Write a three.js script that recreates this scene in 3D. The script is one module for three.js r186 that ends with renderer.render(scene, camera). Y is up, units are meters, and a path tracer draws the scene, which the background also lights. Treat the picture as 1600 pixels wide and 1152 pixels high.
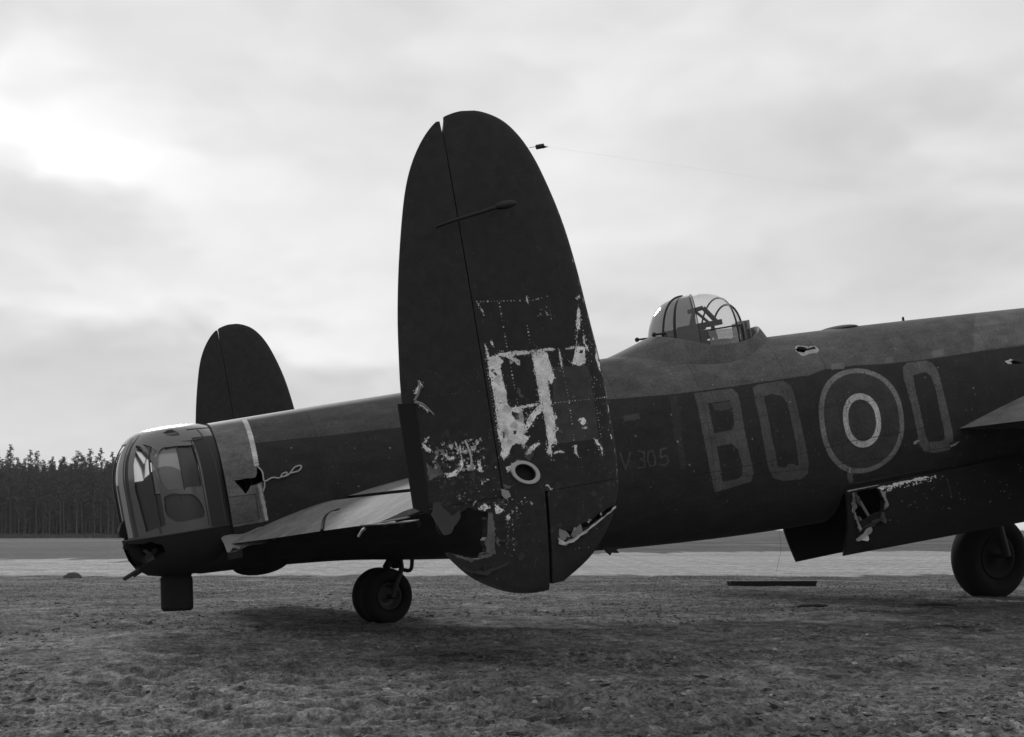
import * as THREE from 'three';
import { mergeGeometries, mergeVertices, toCreasedNormals } from 'three/addons/utils/BufferGeometryUtils.js';
import { RoundedBoxGeometry } from 'three/addons/geometries/RoundedBoxGeometry.js';
import { Brush, Evaluator, SUBTRACTION } from 'three-bvh-csg';

// ---------------------------------------------------------------- camera, sky, sun, exposure
const scene = new THREE.Scene();
const EYE = 1.07;
const camera = new THREE.PerspectiveCamera(2 * Math.atan(576 / 1870) * 180 / Math.PI, 1600 / 1152, 0.1, 3000);
camera.position.set(0, EYE, 0);
camera.lookAt(0, EYE, -10);
camera.setViewOffset(1600, 1152, 0, -254, 1600, 1152);           // a view camera with its front raised: level, horizon low in the frame

const renderer = new THREE.WebGLRenderer({ antialias: true });
renderer.setSize(1024, 737);
renderer.toneMapping = THREE.LinearToneMapping;
renderer.toneMappingExposure = 1.0;
renderer.shadowMap.enabled = true;

// small deterministic noise
function hash(i, j, k = 0) { let h = Math.imul(i | 0, 374761393) + Math.imul(j | 0, 668265263) + Math.imul(k | 0, 2147483647 - 1013904223); h = Math.imul(h ^ (h >>> 13), 1274126177); return ((h ^ (h >>> 16)) >>> 0) / 4294967296; }
function vnoise(x, y, k = 0) {
  const i = Math.floor(x), j = Math.floor(y), u = x - i, v = y - j, a = u * u * (3 - 2 * u), b = v * v * (3 - 2 * v);
  const p = hash(i, j, k), q = hash(i + 1, j, k), r = hash(i, j + 1, k), s = hash(i + 1, j + 1, k);
  return p + (q - p) * a + (r - p) * b + (p - q - r + s) * a * b;
}
function fbm(x, y, oct, k = 0) { let s = 0, w = 0.5, n = 0; for (let o = 0; o < oct; o++) { s += w * vnoise(x, y, k + o * 17); n += w; w *= 0.5; x = x * 2.03 + 7.1; y = y * 2.03 + 3.7; } return s / n; }
function rng(seed) { let s = seed >>> 0; return () => { s = (s + 0x6d2b79f5) | 0; let t = Math.imul(s ^ (s >>> 15), 1 | s); t = (t + Math.imul(t ^ (t >>> 7), 61 | t)) ^ t; return ((t ^ (t >>> 14)) >>> 0) / 4294967296; }; }
const sstep = (a, b, x) => { const t = Math.min(1, Math.max(0, (x - a) / (b - a))); return t * t * (3 - 2 * t); };

// sky: a bright overcast, thinner where the sun stands behind it (low, ahead and to the left)
const SUN_AZ = -21 * Math.PI / 180, SUN_EL = 27 * Math.PI / 180;
{
  const W = 2048, H = 1024, data = new Float32Array(W * H * 4);
  const D = Math.PI / 180;
  const blobs = [ // azimuth (right of the view), elevation, half widths in degrees, amount
    [-22, 19.0, 2.6, 2.0, 0.15], [-20, 16.5, 4.0, 0.9, 0.12], [-17.5, 17.5, 4.5, 1.8, 0.13], [-12, 14.0, 5, 2.6, 0.10], [-24, 23.5, 4, 2, -0.10], [-15, 10.4, 11, 0.7, 0.13], [-16, 7.4, 11, 2.0, -0.13],
    [-8, 22, 9, 2.2, -0.06], [-11, 18.2, 4, 1.3, -0.06], [-16.5, 14.6, 3.5, 0.9, -0.05], [-20, 12.8, 4.5, 0.8, -0.04], [-10, 16, 4, 1.0, -0.04],
    [5, 20.5, 3.5, 2.0, 0.07], [4, 15.5, 3, 4, 0.06], [19, 18, 5, 1.6, -0.07], [21, 13, 5, 2.2, -0.07], [10, 17, 4, 1, -0.03], [12, 9.5, 14, 3, -0.02], [17, 21, 8, 1.5, 0.04],
  ];
  for (let j = 0; j < H; j++) {
    const el = (0.5 - (j + 0.5) / H) * Math.PI;
    for (let i = 0; i < W; i++) {
      // three.js equirect: u = atan2(z, x) / 2pi + 0.5
      const th = ((i + 0.5) / W - 0.5) * 2 * Math.PI, dx = Math.cos(th), dz = Math.sin(th);
      const az = Math.atan2(dx, -dz);
      let v;
      {
        const e = Math.max(el, 0), k = 1 / (Math.sin(e) + 0.16);            // a cloud deck seen in perspective
        const X = Math.sin(az) * Math.cos(e) * k, Z = Math.cos(az) * Math.cos(e) * k;
        const n = fbm(X * 2.1 + 11.3, Z * 2.1 + 4.2, 5, 3), n2 = fbm(X * 5.2 + n * 1.5, Z * 5.2 + 9.4, 4, 40), n3 = fbm(az * 7 + n, e * 22, 4, 91);
        v = 0.72 + (n - 0.5) * 0.11 + (n2 - 0.5) * 0.10 + (n3 - 0.5) * 0.10 + (fbm(az * 15 + n2 * 2, e * 34 + n * 3, 4, 131) - 0.5) * 0.13;
        // broad thin cloud about the sun
        const dd = Math.acos(Math.min(1, Math.max(-1, Math.sin(el) * Math.sin(SUN_EL) + Math.cos(el) * Math.cos(SUN_EL) * Math.cos(az - SUN_AZ))));
        v += 0.11 * Math.exp(-Math.pow(dd / 0.40, 2));
        const wx = (n2 - 0.5) * 9 + (n3 - 0.5) * 8, wy = (n - 0.5) * 3 + (n3 - 0.5) * 5 + (n2 - 0.5) * 2;
        for (const [ba, be, sa, se, am] of blobs) { const p = (az / D - ba + wx) / sa, q = (el / D - be + wy) / se; v += am * (am > 0.2 ? 0.55 + 0.9 * n2 : 1) * Math.exp(-0.5 * (p * p + q * q)); }
        if (el < 0) v = v * (1 - sstep(0, -0.12, el)) + 0.10 * sstep(0, -0.12, el);
      }
      const o = ((H - 1 - j) * W + i) * 4;
      data[o] = v; data[o + 1] = v; data[o + 2] = v * 1.0; data[o + 3] = 1;
    }
  }
  const sky = new THREE.DataTexture(data, W, H, THREE.RGBAFormat, THREE.FloatType);
  sky.mapping = THREE.EquirectangularReflectionMapping; sky.magFilter = THREE.LinearFilter; sky.minFilter = THREE.LinearFilter; sky.needsUpdate = true;
  scene.background = sky; scene.environment = sky;
}
const sun = new THREE.DirectionalLight(new THREE.Color(1, 1, 1), 2.2);
sun.position.set(Math.sin(SUN_AZ) * Math.cos(SUN_EL) * 60, Math.sin(SUN_EL) * 60, -14 - Math.cos(SUN_AZ) * Math.cos(SUN_EL) * 60);
sun.target.position.set(0, 0, -14); scene.add(sun, sun.target);
sun.castShadow = true; sun.shadow.radius = 16;
Object.assign(sun.shadow.camera, { left: -25, right: 25, top: 25, bottom: -25, near: 1, far: 140 }); sun.shadow.mapSize.set(2048, 2048);

// ---------------------------------------------------------------- helpers
const grey = (l) => new THREE.Color().setRGB(l, l, l);
const css = (l) => { const v = Math.round(255 * (l <= 0.0031308 ? l * 12.92 : 1.055 * Math.pow(l, 1 / 2.4) - 0.055)); return `rgb(${v},${v},${v})`; };
const mat = (l, roughness = 0.75, extra = {}) => new THREE.MeshPhysicalMaterial({ color: grey(l), roughness, metalness: 0, specularIntensity: 0.5, ...extra });
function mesh(name, geometry, material, parent) { const m = new THREE.Mesh(geometry, material); m.name = name; m.castShadow = m.receiveShadow = true; if (parent) parent.add(m); return m; }
const counts = {};
function numbered(name) { const n = counts[name] = (counts[name] ?? -1) + 1; return n ? `${name}_${String(n).padStart(3, '0')}` : name; }
function canvas(w, h) { const c = document.createElement('canvas'); c.width = w; c.height = h; return c; }
function grainTexture(c, amount, cell, seed, coarse = 0.5) {      // multiplies the picture by fine and coarse mottling
  const ctx = c.getContext('2d'), im = ctx.getImageData(0, 0, c.width, c.height), d = im.data;
  for (let y = 0, o = 0; y < c.height; y++) for (let x = 0; x < c.width; x++, o += 4) {
    const n = 1 + amount * ((fbm(x / cell, y / cell, 3, seed) - 0.5) * 2 * coarse + (hash(x, y, seed) - 0.5) * 0.7 + (vnoise(x / 3, y / 3, seed + 5) - 0.5) * 0.6);
    d[o] = Math.min(255, d[o] * n); d[o + 1] = Math.min(255, d[o + 1] * n); d[o + 2] = Math.min(255, d[o + 2] * n);
  }
  ctx.putImageData(im, 0, 0);
}
function texture(c) { const t = new THREE.CanvasTexture(c); t.colorSpace = THREE.SRGBColorSpace; t.magFilter = THREE.LinearFilter; t.anisotropy = 8; return t; }
function rough(pts, amp, step, seed) {                              // a torn outline through the given points
  const r = rng(seed), out = [];
  pts.forEach((p, i) => {
    const q = pts[(i + 1) % pts.length], L = Math.hypot(q[0] - p[0], q[1] - p[1]), n = Math.max(1, Math.round(L / step));
    for (let k = 0; k < n; k++) { const u = k / n, e = k ? amp : amp * 0.3; out.push([p[0] + (q[0] - p[0]) * u + (r() - 0.5) * 2 * e, p[1] + (q[1] - p[1]) * u + (r() - 0.5) * 2 * e]); }
  });
  return out;
}
const evaluator = new Evaluator(); evaluator.useGroups = false; evaluator.attributes = ['position', 'normal', 'uv'];
function cut(geometry, ...cutters) {
  let a = new Brush(geometry.index ? geometry.toNonIndexed() : geometry); a.updateMatrixWorld();
  for (const c of cutters) { const b = new Brush(c.index ? c.toNonIndexed() : c); b.updateMatrixWorld(); a = evaluator.evaluate(a, b, SUBTRACTION); }
  return a.geometry;
}
function prism(pts, z0, z1) { const g = new THREE.ExtrudeGeometry(new THREE.Shape(pts.map((p) => new THREE.Vector2(p[0], p[1]))), { depth: z1 - z0, bevelEnabled: false }); g.translate(0, 0, z0); return g; }
function grid(nu, nv, f, uv, closed = false) {                      // an indexed sheet of nu by nv points
  const p = [], t = [], ix = [];
  for (let j = 0; j < nv; j++) for (let i = 0; i < nu; i++) { const q = f(i / (nu - 1), j / (nv - 1), i, j); p.push(...q); t.push(...(uv ? uv(i / (nu - 1), j / (nv - 1), q) : [i / (nu - 1), j / (nv - 1)])); }
  for (let j = 0; j < nv - 1; j++) for (let i = 0; i < nu - 1; i++) { const a = j * nu + i, b = a + 1, c = a + nu, d = c + 1; ix.push(a, b, d, a, d, c); }
  const g = new THREE.BufferGeometry(); g.setAttribute('position', new THREE.Float32BufferAttribute(p, 3)); g.setAttribute('uv', new THREE.Float32BufferAttribute(t, 2)); g.setIndex(ix);
  return g;
}
function tube(pts, r, seg = 40, radial = 8, r2) {                   // round bar along points, closed ends, optional taper
  const cv = new THREE.CatmullRomCurve3(pts.map((p) => new THREE.Vector3(...p)), false, 'centripetal');
  const g = new THREE.TubeGeometry(cv, seg, r, radial, false);
  if (r2 !== undefined) { const P = g.attributes.position; for (let i = 0; i <= seg; i++) { const c = cv.getPointAt(i / seg), k = (r + (r2 - r) * i / seg) / r; for (let j = 0; j <= radial; j++) { const o = i * (radial + 1) + j; P.setXYZ(o, c.x + (P.getX(o) - c.x) * k, c.y + (P.getY(o) - c.y) * k, c.z + (P.getZ(o) - c.z) * k); } } g.computeVertexNormals(); }
  return g;
}
const clean = (g) => { const o = g.index ? g.toNonIndexed() : g; for (const k of Object.keys(o.attributes)) if (!['position', 'normal', 'uv'].includes(k)) o.deleteAttribute(k); return o; };
const merge = (...gs) => mergeGeometries(gs.map(clean));
function bar(a, b, w, h, roll = 0) {                                 // a chamfered bar from a to b
  const A = new THREE.Vector3(...a), B = new THREE.Vector3(...b), L = A.distanceTo(B), g = new RoundedBoxGeometry(w, L, h, 1, Math.min(w, h) * 0.18);
  const q = new THREE.Quaternion().setFromUnitVectors(new THREE.Vector3(0, 1, 0), B.clone().sub(A).normalize());
  g.rotateY(roll); g.applyQuaternion(q); g.translate((A.x + B.x) / 2, (A.y + B.y) / 2, (A.z + B.z) / 2); return g;
}

// ---------------------------------------------------------------- measured outlines (metres in the aircraft frame; fuselage: metres along, turns round the skin)
const FIN = {
  outline: [[-0.027,2.338],[-0.129,2.249],[-0.226,2.123],[-0.306,1.978],[-0.368,1.819],[-0.445,1.545],[-0.52,1.225],[-0.58,0.904],[-0.618,0.628],[-0.64,0.443],[-0.653,0.257],[-0.663,0.023],[-0.664,-0.213],[-0.646,-0.454],[-0.604,-0.651],[-0.53,-0.808],[-0.444,-0.93],[-0.34,-1.046],[-0.2,-1.146],[-0.054,-1.218],[0.101,-1.258],[0.302,-1.262],[0.499,-1.179],[0.687,-1.067],[0.811,-0.946],[0.899,-0.834],[0.979,-0.669],[1.022,-0.523],[1.042,-0.272],[1.037,0.033],[1.024,0.388],[0.981,0.794],[0.937,1.196],[0.882,1.521],[0.804,1.806],[0.715,2.045],[0.619,2.208],[0.505,2.323],[0.358,2.391],[0.231,2.409],[0.099,2.39]],
  rudder_te_in: [[-0.559,0.282],[-0.566,0.009],[-0.575,-0.275],[-0.579,-0.536]],
  tab: [[-0.683,0.308],[-0.556,0.296],[-0.579,-0.536],[-0.697,-0.459]],
  lowgap: [[-0.023,-0.487],[0.363,-0.53],[0.312,-1.234]],
  ring: [[0.199,-0.34],[0.298,-0.391],[0.101,-0.284],[0.249,-0.279],[0.149,-0.404]],
  hole_rudder: [[-0.59,-0.522],[-0.553,-0.548],[-0.539,-0.621],[-0.521,-0.699],[-0.473,-0.697],[-0.427,-0.65],[-0.364,-0.595],[-0.351,-0.552],[-0.283,-0.528],[-0.202,-0.562],[-0.14,-0.582],[-0.158,-0.686],[-0.173,-0.774],[-0.199,-0.795],[-0.198,-0.887],[-0.285,-0.917],[-0.367,-0.892],[-0.45,-0.846],[-0.6,-0.819],[-0.73,-0.726],[-0.716,-0.521]],
  flap: [[-0.545,-0.44],[-0.493,-0.449],[-0.481,-0.501],[-0.429,-0.569],[-0.355,-0.541],[-0.363,-0.59],[-0.432,-0.649],[-0.473,-0.697],[-0.521,-0.699],[-0.551,-0.629],[-0.587,-0.533]],
  fin_tear: [[0.407,-0.802],[0.457,-0.828],[0.51,-0.847],[0.589,-0.802],[0.663,-0.79],[0.795,-0.744],[0.915,-0.714],[0.927,-0.729],[0.788,-0.786],[0.688,-0.824],[0.625,-0.835],[0.6,-0.859],[0.506,-0.873],[0.441,-0.899],[0.389,-0.904]],
  lip: [[0.377,-0.92],[0.433,-0.945],[0.595,-0.885],[0.673,-0.853],[0.785,-0.804],[0.926,-0.735]]
};
const BARE = [
  [[0.045,0.667],[0.053,0.602],[0.063,0.554],[0.157,0.578],[0.215,0.577],[0.325,0.573],[0.402,0.562],[0.399,0.545],[0.255,0.543],[0.299,0.497],[0.286,0.463],[0.236,0.51],[0.19,0.541],[0.128,0.558],[0.166,0.518],[0.131,0.463],[0.14,0.403],[0.143,0.344],[0.15,0.272],[0.145,0.19],[0.175,0.157],[0.254,0.164],[0.399,0.163],[0.398,0.145],[0.251,0.143],[0.255,0.092],[0.249,-0.002],[0.289,0.064],[0.383,0.147],[0.436,0.152],[0.428,0.105],[0.37,0.077],[0.29,-0.008],[0.23,-0.053],[0.278,-0.078],[0.238,-0.12],[0.224,-0.165],[0.191,-0.125],[0.162,-0.109],[0.126,-0.127],[0.082,-0.192],[0.045,-0.222],[0.02,-0.183],[0.046,-0.14],[0.039,-0.068],[0.033,0.004],[0.042,0.097],[0.046,0.191],[0.047,0.309],[0.037,0.439],[0.039,0.521]],
  [[0.406,0.55],[0.529,0.536],[0.546,0.438],[0.559,0.341],[0.527,0.29],[0.499,0.324],[0.498,0.276],[0.501,0.144],[0.505,0.011],[0.489,-0.162],[0.449,-0.162],[0.428,-0.28],[0.423,-0.231],[0.393,-0.214],[0.421,-0.17],[0.423,-0.038],[0.422,0.07],[0.404,0.156],[0.406,0.323],[0.403,0.455]],
  [[0.876,0.872],[0.888,0.822],[0.863,0.716],[0.83,0.683],[0.795,0.56],[0.881,0.544],[0.864,0.51],[0.852,0.414],[0.789,0.404],[0.731,0.422],[0.764,0.497],[0.788,0.555],[0.819,0.66],[0.827,0.744]],
  [[0.403,0.568],[0.561,0.568],[0.612,0.55],[0.557,0.545],[0.405,0.544]],
  [[0.692,0.548],[0.775,0.562],[0.772,0.542],[0.69,0.539]],
  [[0.717,0.006],[0.761,0.006],[0.775,-0.032],[0.737,-0.055],[0.715,-0.024]],
  [[0.745,-0.068],[0.775,-0.072],[0.773,-0.082],[0.746,-0.078]],
  [[0.824,-0.167],[0.853,-0.177],[0.861,-0.209],[0.891,-0.25],[0.877,-0.316],[0.873,-0.26],[0.829,-0.192]],
  [[0.989,0.532],[1.001,0.482],[0.999,0.336],[0.978,0.351],[0.961,0.45]],
  [[0.631,-0.194],[0.664,-0.199],[0.65,-0.24],[0.669,-0.303],[0.633,-0.261]],
  [[0.45,-0.229],[0.513,-0.214],[0.55,-0.235],[0.456,-0.235]],
  [[0.279,-0.15],[0.349,-0.124],[0.356,-0.143],[0.308,-0.172],[0.256,-0.206],[0.213,-0.224],[0.249,-0.169]],
  [[0.859,0.928],[0.909,0.944],[0.917,0.932],[0.876,0.912]],
  [[0.432,0.986],[0.444,0.983],[0.445,0.92],[0.431,0.925]],
  [[0.036,0.968],[0.048,0.962],[0.078,0.886],[0.066,0.884]],
  [[0.871,0.643],[0.886,0.635],[0.883,0.569],[0.901,0.542],[0.905,0.505],[0.882,0.532],[0.866,0.57]],
  [[0.091,0.674],[0.108,0.666],[0.112,0.642],[0.094,0.642]],
  [[0.506,0.056],[0.528,0.05],[0.526,0.026],[0.505,0.025]],
  [[0.511,-0.032],[0.53,-0.038],[0.519,-0.066],[0.498,-0.067]],
  [[0.988,-0.153],[1.004,-0.162],[1.007,-0.199],[0.991,-0.193]],
  [[1.034,0.283],[1.053,0.274],[1.047,0.195],[1.043,0.122],[1.03,0.13],[1.027,0.21]],
  [[1.021,0.076],[1.038,0.067],[1.025,0.02],[1.006,0.019]],
  [[0.631,0.548],[0.644,0.541],[0.643,0.421],[0.628,0.428]],
  [[-0.557,0.007],[-0.539,-0.01],[-0.49,-0.062],[-0.506,-0.084],[-0.549,-0.038]],
  [[-0.499,0.039],[-0.488,0.037],[-0.528,-0.007],[-0.541,-0.003]],
  [[-0.441,-0.084],[-0.424,-0.111],[-0.381,-0.107],[-0.366,-0.139],[-0.332,-0.129],[-0.331,-0.155],[-0.369,-0.159],[-0.41,-0.118]],
  [[-0.263,-0.105],[-0.229,-0.094],[-0.211,-0.112],[-0.225,-0.13],[-0.262,-0.127]],
  [[-0.196,-0.089],[-0.158,-0.09],[-0.151,-0.111],[-0.185,-0.116]],
  [[-0.271,-0.053],[-0.27,-0.144],[-0.276,-0.223],[-0.299,-0.249],[-0.348,-0.282],[-0.412,-0.282],[-0.417,-0.251],[-0.363,-0.25],[-0.305,-0.219],[-0.282,-0.152],[-0.281,-0.072]],
  [[-0.244,-0.213],[-0.187,-0.226],[-0.184,-0.252],[-0.215,-0.262],[-0.243,-0.238]],
  [[-0.16,-0.195],[-0.135,-0.204],[-0.138,-0.284],[-0.163,-0.275]],
  [[-0.338,-0.414],[-0.326,-0.451],[-0.345,-0.465]],
  [[-0.151,-0.333],[-0.14,-0.36],[-0.154,-0.38]],
  [[-0.211,-0.55],[-0.155,-0.514],[-0.112,-0.561],[-0.202,-0.563]],
  [[-0.086,-0.525],[-0.015,-0.588],[-0.034,-0.605],[-0.079,-0.61],[-0.082,-0.566]],
  [[0.012,-0.628],[0.031,-0.657],[0.008,-0.68],[-0.003,-0.651]],
  [[-0.145,-0.041],[-0.11,-0.044],[-0.128,-0.069],[-0.151,-0.081]],
  [[-0.31,-0.033],[-0.293,-0.04],[-0.289,-0.081],[-0.302,-0.081]],
  [[0.051,-0.272],[0.084,-0.272],[0.116,-0.252],[0.183,-0.246],[0.148,-0.256],[0.105,-0.281],[0.091,-0.314],[0.057,-0.304]],
  [[-0.489,0.449],[-0.481,0.422],[-0.532,0.36],[-0.554,0.358]],
  [[-0.556,0.323],[-0.515,0.297],[-0.459,0.221],[-0.478,0.227],[-0.53,0.282]],
  [[0.356,-0.458],[0.375,-0.466],[0.398,-0.515],[0.38,-0.503]]
];
const GREYP = [
  [[-0.548,-0.152],[-0.51,-0.178],[-0.455,-0.166],[-0.446,-0.207],[-0.417,-0.251],[-0.493,-0.265],[-0.55,-0.29],[-0.549,-0.221]],
  [[-0.141,-0.587],[-0.104,-0.593],[-0.101,-0.675],[-0.126,-0.915],[-0.191,-0.888],[-0.197,-0.796],[-0.171,-0.775],[-0.158,-0.686]],
  [[-0.097,-0.778],[-0.07,-0.813],[-0.089,-0.86],[-0.107,-0.837]],
  [[-0.451,-0.848],[-0.367,-0.89],[-0.305,-0.905],[-0.139,-0.894],[-0.155,-0.92],[-0.286,-0.924],[-0.311,-0.942],[-0.37,-0.908],[-0.419,-0.884]],
  [[0.013,-0.399],[0.075,-0.424],[0.055,-0.441],[0.011,-0.439]],
  [[0.015,-0.481],[0.065,-0.478],[0.045,-0.501],[0.012,-0.5]]
];
const DARKP = [
  [[0.171,0.133],[0.219,0.109],[0.217,0.062],[0.185,0.063],[0.166,0.104]],
  [[0.152,-0.012],[0.184,-0.015],[0.18,-0.04],[0.153,-0.045]],
  [[0.823,0.527],[0.85,0.524],[0.834,0.495],[0.809,0.504]],
  [[0.139,-0.129],[0.204,-0.127],[0.209,-0.175],[0.154,-0.191]],
  [[0.069,-0.007],[0.087,-0.015],[0.079,-0.061],[0.067,-0.06]],
  [[0.054,0.461],[0.104,0.419],[0.09,0.409]],
  [[0.057,0.219],[0.1,0.208],[0.092,0.199]]
];
const RIVET = [
  [[0.035,0.977],[0.48,0.94],[0.629,0.962]],
  [[0.209,0.949],[0.212,0.595],[0.226,0.168]],
  [[0.403,0.758],[0.405,0.603]],
  [[0.633,0.56],[0.64,0.403],[0.652,0.16],[0.645,-0.19]],
  [[0.885,0.762],[0.881,0.544],[0.892,0.129],[0.892,-0.189]],
  [[0.502,0.149],[0.879,0.137],[1.018,0.138]],
  [[0.028,0.534],[0.033,0.004],[0.028,-0.208]],
  [[0.396,0.527],[0.422,0.07],[0.426,-0.099]],
  [[0.053,0.566],[0.399,0.545]],
  [[-0.499,-0.023],[-0.153,-0.025]],
  [[-0.536,0.335],[-0.036,0.315]],
  [[-0.226,-0.291],[-0.261,-0.497]],
  [[-0.341,-0.303],[-0.101,-0.421]],
  [[-0.1,-0.72],[0.328,-0.739]],
  [[-0.133,-0.91],[0.313,-0.942]],
  [[0.152,-0.556],[0.11,-0.909]],
  [[0.097,-0.555],[0.06,-0.702]],
  [[-0.319,-0.427],[-0.189,-0.549]],
  [[0.684,-0.313],[0.627,-0.762]],
  [[0.914,-0.477],[0.884,-0.713]],
  [[0.515,0.836],[0.687,0.794]],
  [[-0.525,-0.29],[-0.108,-0.319]],
  [[-0.429,-0.322],[-0.419,-0.481]]
];
const PANEL = [[0.556,0.419],[0.877,0.399],[0.879,0.137],[0.867,-0.173],[0.495,-0.163],[0.512,0.13]];
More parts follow.
